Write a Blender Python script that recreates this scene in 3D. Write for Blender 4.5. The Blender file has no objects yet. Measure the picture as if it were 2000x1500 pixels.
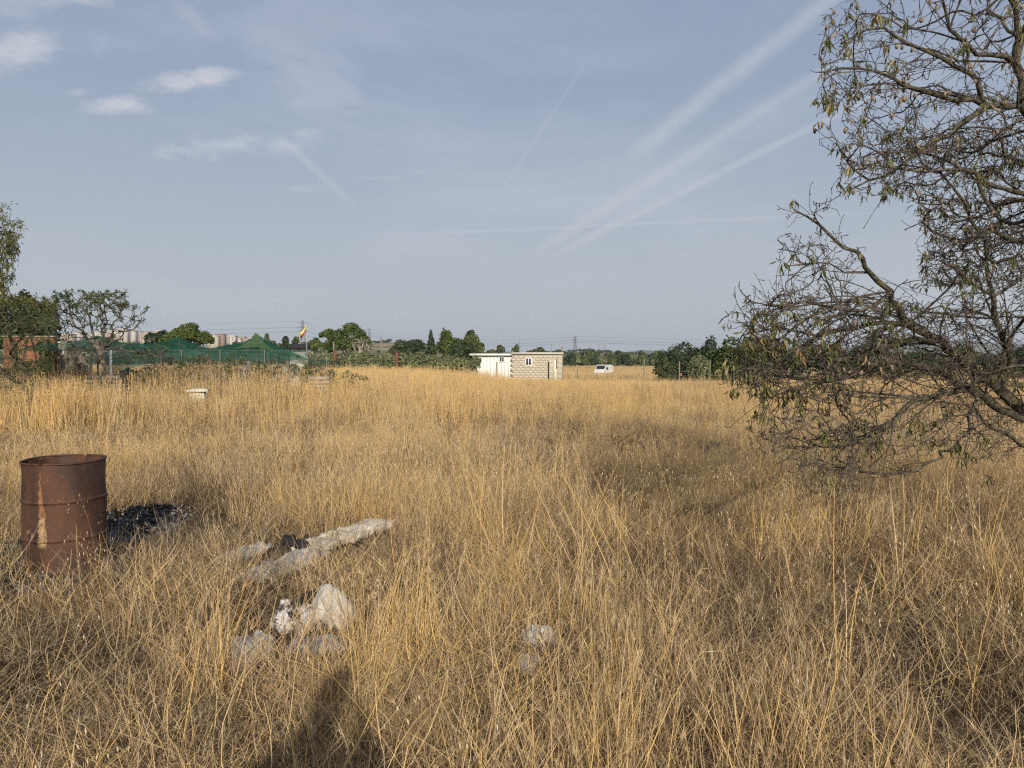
import bpy, math, random
import numpy as np
from mathutils import Vector
R = math.radians
rnd = random.Random(7)
rg = np.random.default_rng(7)
S = bpy.context.scene
COL = S.collection

# ------------------------------------------------------------------ camera
CAMH, F = 1.67, 1450.0            # eye height (m), focal length in pixels of a 2000 px wide frame
TILT = math.atan(0.04)
cam_d = bpy.data.cameras.new('camera'); cam = bpy.data.objects.new('camera', cam_d); COL.objects.link(cam)
cam.location = (0, 0, CAMH); cam.rotation_euler = (math.pi/2 - TILT, 0, 0)
cam_d.sensor_width = 36; cam_d.lens = 36*F/2000; cam_d.clip_start = 0.05; cam_d.clip_end = 20000
S.camera = cam

# ------------------------------------------------------------------ light, sky, exposure
SUN_EL, SUN_AZ = R(22.5), R(170.5)      # azimuth from +Y towards +X : behind the camera, to the right
sun_dir = Vector((math.sin(SUN_AZ)*math.cos(SUN_EL), math.cos(SUN_AZ)*math.cos(SUN_EL), math.sin(SUN_EL)))
sd = bpy.data.lights.new('sun', 'SUN'); sd.energy = 5.0; sd.angle = R(0.9); sd.color = (1.0, 0.92, 0.79)
so = bpy.data.objects.new('sun', sd); COL.objects.link(so); so.location = (0, -5, 30)
so.rotation_euler = sun_dir.to_track_quat('Z', 'Y').to_euler()
S.view_settings.view_transform = 'Standard'; S.view_settings.look = 'None'
S.view_settings.gamma = 1; S.view_settings.exposure = 0.0; S.view_settings.use_curve_mapping = False
cy = S.cycles
cy.max_bounces = 4; cy.diffuse_bounces = 2; cy.transmission_bounces = 2; cy.transparent_max_bounces = 8
cy.glossy_bounces = 2; cy.volume_bounces = 0; cy.caustics_reflective = False; cy.caustics_refractive = False
cy.use_denoising = False; cy.pixel_filter_type = 'BLACKMAN_HARRIS'; cy.filter_width = 1.25

W = bpy.data.worlds.new('World'); S.world = W; W.use_nodes = True
NT = W.node_tree; NT.nodes.clear()
class NG:
    """small helper to write node maths"""
    def __init__(s, nt): s.nt = nt
    def node(s, t, **k):
        n = s.nt.nodes.new(t)
        for a, b in k.items(): setattr(n, a, b)
        return n
    def put(s, sock, v):
        if isinstance(v, bpy.types.NodeSocket): s.nt.links.new(v, sock)
        else: sock.default_value = v
    def m(s, op, a, b=0.0, c=0.0, clamp=False):
        n = s.node('ShaderNodeMath', operation=op, use_clamp=clamp)
        for i, v in enumerate((a, b, c)): s.put(n.inputs[i], v)
        return n.outputs[0]
    def sstep(s, v, a, b, lo=0.0, hi=1.0):
        n = s.node('ShaderNodeMapRange', interpolation_type='SMOOTHSTEP')
        s.put(n.inputs[0], v)
        for i, q in enumerate((a, b, lo, hi)): s.put(n.inputs[i+1], q)
        return n.outputs[0]
    def noise(s, vec, scale, detail=4, rough=0.55, out=0, dist=0.0):
        n = s.node('ShaderNodeTexNoise'); 
        if vec is not None: s.put(n.inputs['Vector'], vec)
        n.inputs['Scale'].default_value = scale; n.inputs['Detail'].default_value = detail
        n.inputs['Roughness'].default_value = rough; n.inputs['Distortion'].default_value = dist
        return n.outputs[out]
    def mix(s, f, a, b, mode='MIX'):
        n = s.node('ShaderNodeMix', data_type='RGBA', blend_type=mode)
        s.put(n.inputs[0], f); s.put(n.inputs[6], a); s.put(n.inputs[7], b)
        return n.outputs[2]
    def xyz(s, x, y, z):
        n = s.node('ShaderNodeCombineXYZ'); s.put(n.inputs[0], x); s.put(n.inputs[1], y); s.put(n.inputs[2], z)
        return n.outputs[0]
g = NG(NT)
sky = g.node('ShaderNodeTexSky'); sky.sky_type = 'NISHITA'; sky.sun_disc = False
sky.sun_elevation = SUN_EL; sky.sun_rotation = SUN_AZ
sky.altitude = 0; sky.air_density = 1.0; sky.dust_density = 3.0; sky.ozone_density = 2.0
tc = g.node('ShaderNodeTexCoord'); sep = g.node('ShaderNodeSeparateXYZ'); g.put(sep.inputs[0], tc.outputs['Generated'])
dx, dy, dz = sep.outputs
ady = g.m('MAXIMUM', g.m('ABSOLUTE', dy), 0.02)
front = g.m('GREATER_THAN', dy, 0.05)
u = g.m('DIVIDE', dx, ady); v = g.m('DIVIDE', dz, ady)
uv = g.xyz(u, v, 0.0)
wob = g.m('MULTIPLY', g.m('SUBTRACT', g.noise(uv, 6, 5, 0.6), 0.5), 0.02)
fine = g.noise(uv, 30, 6, 0.65)
def U(px): return (px-1000)/F
def V(py): return (692-py)/F
mask = None
def add(mk):
    global mask
    mask = mk if mask is None else g.m('SUBTRACT', g.m('ADD', mask, mk), g.m('MULTIPLY', mask, mk))
def line(p1, p2, w, s, w2=None, fade=0.04):
    a = np.array([U(p1[0]), V(p1[1])]); b = np.array([U(p2[0]), V(p2[1])]); L = np.linalg.norm(b-a); t = (b-a)/L
    n = (-t[1], t[0])
    du = g.m('SUBTRACT', g.m('ADD', u, g.m('MULTIPLY', wob, w/22.0)), float(a[0])); dv = g.m('SUBTRACT', v, float(a[1]))
    along = g.m('ADD', g.m('MULTIPLY', du, float(t[0])), g.m('MULTIPLY', dv, float(t[1])))
    across = g.m('ABSOLUTE', g.m('ADD', g.m('MULTIPLY', du, float(n[0])), g.m('MULTIPLY', dv, float(n[1]))))
    m1 = g.sstep(across, 0.0, w/F, 1.0, 0.0)
    m2 = g.m('MULTIPLY', g.sstep(along, 0.0, fade), g.sstep(along, float(L)-fade*2, float(L), 1.0, 0.0))
    m3 = g.m('MULTIPLY', g.m('MULTIPLY', m1, m2), g.m('ADD', g.m('MULTIPLY', fine, 1.3), 0.4))
    add(g.m('MULTIPLY', g.m('MULTIPLY', m3, s), front))
def blob(c, rx, ry, s, rot=0.0):
    du = g.m('SUBTRACT', u, U(c[0])); dv = g.m('SUBTRACT', v, V(c[1]))
    cr, sr = math.cos(rot), math.sin(rot)
    a = g.m('DIVIDE', g.m('ADD', g.m('MULTIPLY', du, cr), g.m('MULTIPLY', dv, sr)), rx/F)
    b = g.m('DIVIDE', g.m('SUBTRACT', g.m('MULTIPLY', dv, cr), g.m('MULTIPLY', du, sr)), ry/F)
    r = g.m('SQRT', g.m('ADD', g.m('MULTIPLY', a, a), g.m('MULTIPLY', b, b)))
    r = g.m('ADD', r, g.m('MULTIPLY', g.m('SUBTRACT', cn, 0.5), 4.6))
    add(g.m('MULTIPLY', g.m('MULTIPLY', g.sstep(r, 0.0, 1.1, 1.0, 0.0), s), front))
cuv = g.xyz(g.m('MULTIPLY', g.m('ADD', u, g.m('MULTIPLY', v, .5)), 0.5), v, 0.0)
cn = g.m('ADD', g.m('MULTIPLY', g.noise(cuv, 22, 8, 0.66), .65), g.m('MULTIPLY', g.noise(cuv, 9, 3, .5), .35))
line((1700, -60), (1190, 340), 28, 0.33)
line((1700, 85), (980, 535), 19, 0.24, fade=0.06)
line((1760, 165), (1020, 530), 12, 0.27, fade=0.06)
line((1660, 150), (1080, 470), 60, 0.10, fade=0.1)
line((1150, 120), (910, 480), 5, 0.11)
line((800, 460), (1750, 416), 6, 0.18, fade=0.06)
line((970, 395), (1320, 388), 8, 0.08)
line((530, 250), (730, 440), 14, 0.22)
blob((60, 108), 170, 40, 0.72); blob((345, 172), 72, 24, 0.72); blob((425, 160), 50, 22, 0.7)
blob((255, 214), 90, 22, 0.8); blob((165, 6), 85, 28, 0.5); blob((450, 287), 190, 34, 0.62); blob((20, 20), 120, 30, 0.3)
blob((165, 187), 30, 12, 0.35); blob((600, 264), 45, 10, 0.25); blob((735, 352), 55, 8, 0.2); blob((590, 372), 50, 10, 0.2)
blob((620, 165), 160, 60, 0.26, -0.6); blob((395, 55), 60, 22, 0.22, -0.6)
# thin high cirrus all over the sky (every direction)
cir = g.node('ShaderNodeMapping'); g.put(cir.inputs['Vector'], tc.outputs['Generated']); cir.inputs['Scale'].default_value = (1.0, 1.6, 3.2)
cirn = g.noise(cir.outputs[0], 2.2, 7, 0.6, dist=0.4)
veil = g.m('MULTIPLY', g.sstep(cirn, 0.42, 0.78), 0.30)
add(veil)
cloudcol = (6.2, 6.4, 7.0, 1)
HAZE_T = g.sstep(dz, -0.02, 0.34, 0.92, 0.78)          # the pale summer haze, thicker towards the horizon on every side
hazed = g.mix(HAZE_T, sky.outputs[0], g.mix(g.sstep(dz, 0.02, 0.42), (4.95, 5.40, 5.92, 1), (3.35, 4.0, 5.35, 1)))
fin = g.mix(mask, hazed, cloudcol)
bg = g.node('ShaderNodeBackground'); bg.inputs['Strength'].default_value = 0.10
out = g.node('ShaderNodeOutputWorld'); g.put(bg.inputs[0], fin); g.put(out.inputs[0], bg.outputs[0])

# ------------------------------------------------------------------ pixel helpers (2000 x 1500 reference frame)
def P(px, py, Y):
    cx, cyy = (px-1000)/F, (750-py)/F
    d = np.array([cx, math.cos(TILT)+cyy*math.sin(TILT), -math.sin(TILT)+cyy*math.cos(TILT)])
    return d*(Y/d[1]) + np.array([0, 0, CAMH])
def Pg(px, py):
    d = P(px, py, 1.0) - np.array([0, 0, CAMH])
    return d*(-CAMH/d[2]) + np.array([0, 0, CAMH])
def sst(a, b, x):
    t = np.clip((np.asarray(x, float)-a)/(b-a), 0, 1); return t*t*(3-2*t)
def vnoise(x, y, seed=0):
    x = np.asarray(x, float); y = np.asarray(y, float)
    xi = np.floor(x).astype(np.int64); yi = np.floor(y).astype(np.int64); fx = x-xi; fy = y-yi
    fx = fx*fx*(3-2*fx); fy = fy*fy*(3-2*fy)
    def h(a, b):
        n = (a*374761393 + b*668265263 + seed*974634777) & 0xffffffff
        n = ((n ^ (n >> 13))*1274126177) & 0xffffffff
        n = n ^ (n >> 16)
        return (n & 0xffff)/65535.0
    return (h(xi, yi)*(1-fx)+h(xi+1, yi)*fx)*(1-fy) + (h(xi, yi+1)*(1-fx)+h(xi+1, yi+1)*fx)*fy
def fbm(x, y, seed=0, oct=4):
    s = 0; a = .5; t = 0
    for i in range(oct):
        s = s + a*vnoise(np.asarray(x)*2**i, np.asarray(y)*2**i, seed+i*17); t += a; a *= .55
    return s/t
def gz(x, y):
    x = np.asarray(x, float); y = np.asarray(y, float)
    z = -0.85*sst(26, 62, y) - 1.35*sst(64, 130, y)
    z = z + 0.10*(fbm(x*.35, y*.35, 3)-.5)*sst(-2, 4, np.abs(y)+np.abs(x)*.2)
    z = z + 30*np.exp(-((x+640)/260)**2-((y-1050)/260)**2)
    z = z + 13.5*np.exp(-((x+95)/55)**2-((y-600)/120)**2)
    z = z + 6.0*np.exp(-((x-55)/50)**2-((y-600)/120)**2)
    z = z + 4*(fbm(x*.006, y*.006, 9)-.5)*sst(400, 900, np.hypot(x, y))
    return z

# ------------------------------------------------------------------ mesh collector
class MB:
    def __init__(s): s.v = []; s.q = []; s.t = []; s.n = 0; s.a = []; s.k = []
    def add(s, v, q=None, t=None, a=0.5, k=0.0):
        v = np.asarray(v, float).reshape(-1, 3)
        if q is not None and len(q): s.q.append(np.asarray(q, np.int64).reshape(-1, 4)+s.n)
        if t is not None and len(t): s.t.append(np.asarray(t, np.int64).reshape(-1, 3)+s.n)
        s.v.append(v); s.a.append(np.broadcast_to(np.asarray(a, float), (len(v),))); s.k.append(np.broadcast_to(np.asarray(k, float), (len(v),)))
        s.n += len(v)
    def box(s, c, h, rz=0.0, a=0.5, ry=0.0, rx=0.0):
        o = np.array([[x, y, z] for z in (-1, 1) for y in (-1, 1) for x in (-1, 1)], float)*np.asarray(h, float)
        cx, sx = math.cos(rx), math.sin(rx); o = o @ np.array([[1, 0, 0], [0, cx, -sx], [0, sx, cx]]).T
        cx, sx = math.cos(ry), math.sin(ry); o = o @ np.array([[cx, 0, sx], [0, 1, 0], [-sx, 0, cx]]).T
        cx, sx = math.cos(rz), math.sin(rz); o = o @ np.array([[cx, -sx, 0], [sx, cx, 0], [0, 0, 1]]).T
        s.add(o+np.asarray(c, float), q=[(0, 2, 3, 1), (4, 5, 7, 6), (0, 1, 5, 4), (2, 6, 7, 3), (0, 4, 6, 2), (1, 3, 7, 5)], a=a)
        return s
    def tube(s, pts, rad, sides=6, a=0.5, cap=True):
        p = np.asarray(pts, float); n = len(p); r = np.broadcast_to(np.asarray(rad, float), (n,))
        t = np.gradient(p, axis=0); t /= np.linalg.norm(t, axis=1)[:, None]+1e-9
        m = t.mean(0); ref = np.eye(3)[int(np.argmin(np.abs(m)))]
        b = np.cross(t, ref); b /= np.linalg.norm(b, axis=1)[:, None]+1e-9; c = np.cross(t, b)
        an = np.arange(sides)*2*math.pi/sides
        v = p[:, None]+r[:, None, None]*(np.cos(an)[None, :, None]*b[:, None]+np.sin(an)[None, :, None]*c[:, None])
        i = np.arange(n-1)[:, None]*sides; j = np.arange(sides)[None]; k = (j+1) % sides
        q = np.stack([i+j, i+k, i+sides+k, i+sides+j], -1).reshape(-1, 4)
        vv = v.reshape(-1, 3); tt = []
        if cap:
            vv = np.vstack([vv, p[-1]+t[-1]*r[-1]*.6, p[0]-t[0]*r[0]*.2]); e = n*sides
            tt = [(e-sides+x, e-sides+(x+1) % sides, e) for x in range(sides)]+[((x+1) % sides, x, e+1) for x in range(sides)]
        s.add(vv, q=q, t=tt, a=a)
        return s
    def grid(s, XYZ, a=0.5):
        n, m, _ = XYZ.shape
        i = np.arange(n-1)[:, None]*m; j = np.arange(m-1)[None]
        s.add(XYZ.reshape(-1, 3), q=np.stack([i+j, i+j+1, i+m+j+1, i+m+j], -1).reshape(-1, 4), a=a); return s
    def mesh(s, name, mats, smooth=False):
        me = bpy.data.meshes.new(name)
        V_ = np.vstack(s.v) if s.v else np.zeros((0, 3))
        Q = np.vstack(s.q) if s.q else np.zeros((0, 4), np.int64); T = np.vstack(s.t) if s.t else np.zeros((0, 3), np.int64)
        me.vertices.add(len(V_)); me.vertices.foreach_set('co', V_.astype(np.float32).ravel())
        me.loops.add(Q.size+T.size); me.loops.foreach_set('vertex_index', np.concatenate([Q.ravel(), T.ravel()]).astype(np.int32))
        me.polygons.add(len(Q)+len(T))
        me.polygons.foreach_set('loop_start', np.concatenate([np.arange(len(Q))*4, Q.size+np.arange(len(T))*3]).astype(np.int32))
        me.polygons.foreach_set('loop_total', np.concatenate([np.full(len(Q), 4), np.full(len(T), 3)]).astype(np.int32))
        if smooth: me.polygons.foreach_set('use_smooth', np.ones(len(Q)+len(T), bool))
        at = me.attributes.new('tint', 'FLOAT', 'POINT'); at.data.foreach_set('value', np.concatenate(s.a).astype(np.float32))
        at = me.attributes.new('sort', 'FLOAT', 'POINT'); at.data.foreach_set('value', np.concatenate(s.k).astype(np.float32))
        me.update(calc_edges=True); me.validate()
        for m_ in (mats if isinstance(mats, (list, tuple)) else [mats]): me.materials.append(m_)
        return me
    def build(s, name, mat, parent=None, smooth=False, kind=None, label=None):
        o = bpy.data.objects.new(name, s.mesh(name, mat, smooth)); COL.objects.link(o)
        if parent is not None: o.parent = parent
        if kind: o['kind'] = kind
        if label: o['label'] = label
        return o
def share(name, me, parent, loc=(0, 0, 0), rot=(0, 0, 0), sc=(1, 1, 1)):
    o = bpy.data.objects.new(name, me); COL.objects.link(o); o.parent = parent
    o.location = loc; o.rotation_euler = rot; o.scale = sc; return o
def thing(name, label, cat, loc=(0, 0, 0), rz=0.0, group=None):
    o = bpy.data.objects.new(name, None); COL.objects.link(o); o.empty_display_size = .2
    o.location = loc; o.rotation_euler = (0, 0, rz); o['label'] = label; o['category'] = cat
    if group: o['group'] = group
    return o
def tag(o, label, cat, group=None):
    o['label'] = label; o['category'] = cat
    if group: o['group'] = group
    return o
def copy_tree(o, loc, rz, sc, label, group):
    c = o.copy(); COL.objects.link(c); c.location = loc; c.rotation_euler = (0, 0, rz); c.scale = (sc, sc, sc)
    c['label'] = label; c['group'] = group
    for ch in o.children:
        d = ch.copy(); COL.objects.link(d); d.parent = c
    return c
def box_obj(name, c, h, mat, parent=None, rz=0.0, **k): return MB().box(c, h, rz).build(name, mat, parent, **k)

# ------------------------------------------------------------------ materials
def newmat(name):
    m = bpy.data.materials.new(name); m.use_nodes = True; m.node_tree.nodes.clear(); return m, NG(m.node_tree)
def pmat(name, cols, scale=4, bump=0.3, rough=0.85, detail=6, stretch=(1, 1, 1), dist=0.0, metal=0.0, thr=(.35, .65), bdist=.02):
    m, g = newmat(name)
    tc = g.node('ShaderNodeTexCoord'); mp = g.node('ShaderNodeMapping'); g.put(mp.inputs[0], tc.outputs['Object']); mp.inputs['Scale'].default_value = stretch
    n1 = g.noise(mp.outputs[0], scale, detail, .62, dist=dist); n2 = g.noise(mp.outputs[0], scale*5.3, 5, .6)
    c = g.mix(g.sstep(n1, *thr), (*cols[0], 1), (*cols[1], 1))
    if len(cols) > 2: c = g.mix(g.sstep(n2, .52, .68), c, (*cols[2], 1))
    b = g.node('ShaderNodeBsdfPrincipled'); g.put(b.inputs['Base Color'], c); b.inputs['Roughness'].default_value = rough
    b.inputs['Metallic'].default_value = metal; b.inputs['Specular IOR Level'].default_value = .25
    bp = g.node('ShaderNodeBump'); bp.inputs['Strength'].default_value = bump; bp.inputs['Distance'].default_value = bdist
    g.put(bp.inputs['Height'], g.m('ADD', n1, g.m('MULTIPLY', n2, .5))); g.put(b.inputs['Normal'], bp.outputs[0])
    o = g.node('ShaderNodeOutputMaterial'); g.put(o.inputs[0], b.outputs[0]); return m
def leafmat(name, dark, light, third=None, trans=.3, gloss=.02):
    m, g = newmat(name)
    at = g.node('ShaderNodeAttribute'); at.attribute_name = 'tint'
    c = g.mix(at.outputs['Fac'], (*dark, 1), (*light, 1))
    if third is not None: c = g.mix(g.sstep(at.outputs['Fac'], .93, .95), c, (*third, 1))
    d = g.node('ShaderNodeBsdfDiffuse'); t = g.node('ShaderNodeBsdfTranslucent'); g.put(d.inputs[0], c); g.put(t.inputs[0], c)
    mx = g.node('ShaderNodeMixShader'); mx.inputs[0].default_value = trans; g.put(mx.inputs[1], d.outputs[0]); g.put(mx.inputs[2], t.outputs[0])
    gl = g.node('ShaderNodeBsdfGlossy'); gl.inputs['Roughness'].default_value = .5; gl.inputs[0].default_value = (.9, .9, .9, 1)
    m2 = g.node('ShaderNodeMixShader'); m2.inputs[0].default_value = gloss; g.put(m2.inputs[1], mx.outputs[0]); g.put(m2.inputs[2], gl.outputs[0])
    o = g.node('ShaderNodeOutputMaterial'); g.put(o.inputs[0], m2.outputs[0]); return m
def grassmat(name):
    # colour by clump (instancer 'tone': grey litter -> straw -> gold) and by blade ('tint'); 'sort' 1 = pale seed heads, 2 = dark dead stems
    m, g = newmat(name)
    t = g.node('ShaderNodeAttribute'); t.attribute_name = 'tone'; t.attribute_type = 'INSTANCER'
    a = g.node('ShaderNodeAttribute'); a.attribute_name = 'tint'; k = g.node('ShaderNodeAttribute'); k.attribute_name = 'sort'
    f = g.m('ADD', t.outputs['Fac'], g.m('MULTIPLY', g.m('SUBTRACT', a.outputs['Fac'], .5), .9), clamp=True)
    r = g.node('ShaderNodeValToRGB'); cr = r.color_ramp
    stops = [(0.0, (.07, .046, .027)), (.22, (.29, .205, .125)), (.46, (.60, .458, .285)), (.74, (.69, .48, .215)), (1.0, (.70, .46, .155))]
    cr.elements[0].position = 0; cr.elements[0].color = (*stops[0][1], 1); cr.elements[1].position = 1; cr.elements[1].color = (*stops[-1][1], 1)
    for p, c in stops[1:-1]: e = cr.elements.new(p); e.color = (*c, 1)
    g.put(r.inputs[0], f)
    c = g.mix(g.m('MULTIPLY', g.sstep(k.outputs['Fac'], .4, 1.0), .75), r.outputs[0], (.66, .55, .38, 1))
    c = g.mix(g.sstep(k.outputs['Fac'], 1.5, 2.0), c, (.13, .09, .06, 1))
    c = g.mix(g.sstep(k.outputs['Fac'], 2.5, 3.0), c, (.16, .17, .07, 1))
    d = g.node('ShaderNodeBsdfDiffuse'); tr = g.node('ShaderNodeBsdfTranslucent'); g.put(d.inputs[0], c); g.put(tr.inputs[0], c)
    mx = g.node('ShaderNodeMixShader'); mx.inputs[0].default_value = .20; g.put(mx.inputs[1], d.outputs[0]); g.put(mx.inputs[2], tr.outputs[0])
    o = g.node('ShaderNodeOutputMaterial'); g.put(o.inputs[0], mx.outputs[0]); return m
GR = grassmat('dry_grass')
M = {}
M['bark'] = pmat('almond_bark', [(.035, .028, .022), (.10, .085, .065), (.20, .18, .045)], 9, .8, .9, thr=(.4, .7))
M['lichen'] = pmat('lichen_bark', [(.045, .038, .030), (.12, .105, .05), (.20, .19, .15)], 16, .9, .95, thr=(.42, .66))
M['twig'] = pmat('twig_bark', [(.045, .036, .029), (.155, .128, .10)], 20, .3, .85)
M['greybark'] = pmat('grey_bark', [(.09, .07, .055), (.22, .19, .15)], 8, .5, .9)
M['almond_leaf'] = leafmat('almond_leaf', (.050, .060, .014), (.21, .20, .055), (.36, .24, .11), .35, .025)
M['fig_leaf'] = leafmat('bushy_leaf', (.035, .055, .015), (.12, .16, .045), None, .3)
M['pine'] = leafmat('pine_needles', (.030, .050, .012), (.13, .165, .034), None, .2, .02)
M['darkleaf'] = leafmat('dark_evergreen_leaf', (.018, .032, .012), (.060, .085, .028), None, .2, .03)
M['olive'] = leafmat('olive_green_leaf', (.10, .115, .05), (.27, .285, .135), None, .3, .03)
M['midgreen'] = leafmat('mid_green_leaf', (.045, .065, .018), (.16, .19, .055), None, .3, .03)
M['scrub'] = leafmat('scrub_leaf', (.035, .048, .018), (.12, .13, .06), (.22, .16, .09), .2, .02)
M['brownweed'] = leafmat('brown_weed_leaf', (.07, .05, .03), (.25, .19, .12), None, .2, .02)
M['husk'] = pmat('almond_husk', [(.16, .12, .08), (.30, .235, .16), (.07, .05, .035)], 30, .6, .9)
M['deadweed'] = pmat('dead_weed', [(.05, .038, .028), (.12, .09, .065)], 15, .3, .9)

# ------------------------------------------------------------------ ground: one sheet to the horizon
def ground_mat():
    m, g = newmat('field_soil')
    tc = g.node('ShaderNodeTexCoord'); ob = tc.outputs['Object']
    sp = g.node('ShaderNodeSeparateXYZ'); g.put(sp.inputs[0], ob)
    n0 = g.noise(ob, 1.2, 8, .65); n1 = g.noise(ob, 25, 6, .7); n2 = g.noise(ob, .03, 6, .6); n3 = g.noise(ob, 110, 4, .7)
    soil = g.mix(g.sstep(n1, .38, .66), (.055, .040, .026, 1), (.17, .125, .08, 1))
    soil = g.mix(g.m('MULTIPLY', g.sstep(n3, .6, .72), .6), soil, (.36, .28, .17, 1))
    straw = g.mix(g.sstep(n0, .4, .65), (.36, .26, .14, 1), (.55, .40, .20, 1))
    far = g.mix(g.sstep(n2, .45, .6), (.16, .15, .075, 1), (.34, .27, .16, 1))
    c = g.mix(g.sstep(sp.outputs[1], 25.0, 60.0), soil, straw)
    c = g.mix(g.sstep(sp.outputs[1], 190.0, 260.0), c, far)
    b = g.node('ShaderNodeBsdfPrincipled'); g.put(b.inputs['Base Color'], c); b.inputs['Roughness'].default_value = .95; b.inputs['Specular IOR Level'].default_value = .1
    bp = g.node('ShaderNodeBump'); bp.inputs['Strength'].default_value = .8; bp.inputs['Distance'].default_value = .03
    g.put(bp.inputs['Height'], g.m('ADD', n1, g.m('MULTIPLY', n3, .4))); g.put(b.inputs['Normal'], bp.outputs[0])
    o = g.node('ShaderNodeOutputMaterial'); g.put(o.inputs[0], b.outputs[0]); return m
rr = np.concatenate([[0.01], np.geomspace(.5, 4200, 200)]); th = np.linspace(0, 2*math.pi, 241)
X = rr[:, None]*np.cos(th)[None]; Y = rr[:, None]*np.sin(th)[None]
mb = MB(); mb.grid(np.stack([X, Y, gz(X, Y)], -1)); ground = mb.build('ground', ground_mat(), smooth=True, kind='structure')
# far blue hills
M['hill'] = pmat('far_hill', [(.075, .085, .05), (.15, .14, .09)], .01, .1, .95)
def far_ridge(x0, x1, y, tops, name):
    xs = np.linspace(x0, x1, 90); hz = np.interp(xs, [t[0] for t in tops], [t[1] for t in tops])
    hz = hz*(1+.28*(fbm(xs*.004, xs*0, 5)-.5))+2*(fbm(xs*.03, xs*0, 8)-.5)
    d = np.linspace(-1, 1, 13); G = np.zeros((90, 13, 3))
    G[..., 0] = xs[:, None]; G[..., 1] = y+d[None]*400; G[..., 2] = -10+(hz[:, None]+10)*np.cos(d*math.pi/2)[None]**1.2
    mb = MB(); mb.grid(G); return mb.build(name, M['hill'], smooth=True, kind='structure')
def ux(px, Y): return (px-1000)/F*Y
def vz(py, Y): return (692-py)/F*Y+CAMH
far_ridge(ux(1120, 2600), ux(1760, 2600), 2600, [(ux(1120, 2600), -8), (ux(1180, 2600), vz(686, 2600)), (ux(1215, 2600), vz(691, 2600)), (ux(1250, 2600), vz(684, 2600)), (ux(1300, 2600), vz(686, 2600)), (ux(1500, 2600), vz(680, 2600)), (ux(1620, 2600), vz(676, 2600)), (ux(1760, 2600), -8)], 'hills')
far_ridge(ux(1580, 3000), ux(2100, 3000), 3000, [(ux(1580, 3000), -8), (ux(1690, 3000), vz(672, 3000)), (ux(1760, 3000), vz(657, 3000)), (ux(1850, 3000), vz(664, 3000)), (ux(1950, 3000), vz(668, 3000)), (ux(2100, 3000), vz(672, 3000))], 'hills')
far_ridge(ux(700, 2750), ux(1130, 2750), 2750, [(ux(700, 2750), -10), (ux(880, 2750), vz(689, 2750)), (ux(1000, 2750), vz(687, 2750)), (ux(1130, 2750), -10)], 'hills')

# ------------------------------------------------------------------ grass clump prototypes (kept outside the scene, instanced as stuff)
def blades(mb, n, rad, h0, h1, lean, curve, w, seg=3, k=0.0, rs=None, droop=0.0, hor=0.0, base=None):
    r = rg
    a = r.uniform(0, 2*math.pi, n); q = rad*np.sqrt(r.uniform(0, 1, n))
    b = np.stack([q*np.cos(a), q*np.sin(a), np.full(n, -.015)], 1)
    if base is not None: b = base[r.integers(0, len(base), n)]+r.normal(0, .006, (n, 3))
    H = r.uniform(h0, h1, n); la = r.uniform(0, 2*math.pi, n); L = np.abs(r.normal(0, lean, n)) if hor == 0 else r.uniform(.6, 1.5, n)
    cu = r.normal(0, curve, n); d = np.stack([np.cos(la), np.sin(la), 0*la], 1); side = np.stack([-np.sin(la), np.cos(la), 0*la], 1)
    sw = r.normal(0, curve*.6, n)
    t = np.linspace(0, 1, seg+1)
    ang = L[:, None]+cu[:, None]*t[None]+droop*t[None]**2
    ds = H[:, None]/seg
    hx = np.cumsum(np.concatenate([np.zeros((n, 1)), (np.sin(ang)*ds)[:, :-1]], 1), 1); hz = np.cumsum(np.concatenate([np.zeros((n, 1)), (np.cos(ang)*ds)[:, :-1]], 1), 1)
    if hor: hz = np.abs(hz)+r.uniform(0, hor, n)[:, None]
    c = b[:, None]+hx[..., None]*d[:, None]+hz[..., None]*np.array([0, 0, 1.])+(sw[:, None]*H[:, None]*t[None]**2)[..., None]*side[:, None]
    fa = r.uniform(0, math.pi, n); wd = np.cos(fa)[:, None]*d+np.sin(fa)[:, None]*side
    ww = w*r.uniform(.6, 1.3, n)[:, None]*(1-.75*t[None]**1.5)
    lo = c-ww[..., None]*wd[:, None]*.5; hi = c+ww[..., None]*wd[:, None]*.5
    vv = np.stack([lo, hi], 2).reshape(n, -1, 3); m = (seg+1)*2
    i = np.arange(n)[:, None]*m; j = np.arange(seg)[None]*2
    q4 = np.stack([i+j, i+j+1, i+j+3, i+j+2], -1).reshape(-1, 4)
    ti = np.repeat(r.uniform(0, 1, n), m)
    mb.add(vv.reshape(-1, 3), q=q4, a=ti, k=k)
    return c[:, -1], c[:, -1]-c[:, -2], ti.reshape(n, m)[:, 0]
def strokes(mb, p, d, ln, w, a=.5, k=0.0):
    """flat diamond strokes: start p, direction d (n,3)"""
    n = len(p); d = d/(np.linalg.norm(d, axis=1)[:, None]+1e-9)
    s = np.cross(d, rg.normal(0, 1, (n, 3))); s /= np.linalg.norm(s, axis=1)[:, None]+1e-9
    ln = np.broadcast_to(ln, (n,))[:, None]; w = np.broadcast_to(w, (n,))[:, None]
    vv = np.stack([p, p+d*ln*.45+s*w*.5, p+d*ln, p+d*ln*.45-s*w*.5], 1).reshape(-1, 3)
    mb.add(vv, q=np.arange(n*4).reshape(-1, 4), a=np.repeat(np.broadcast_to(a, (n,)), 4), k=k)
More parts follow.
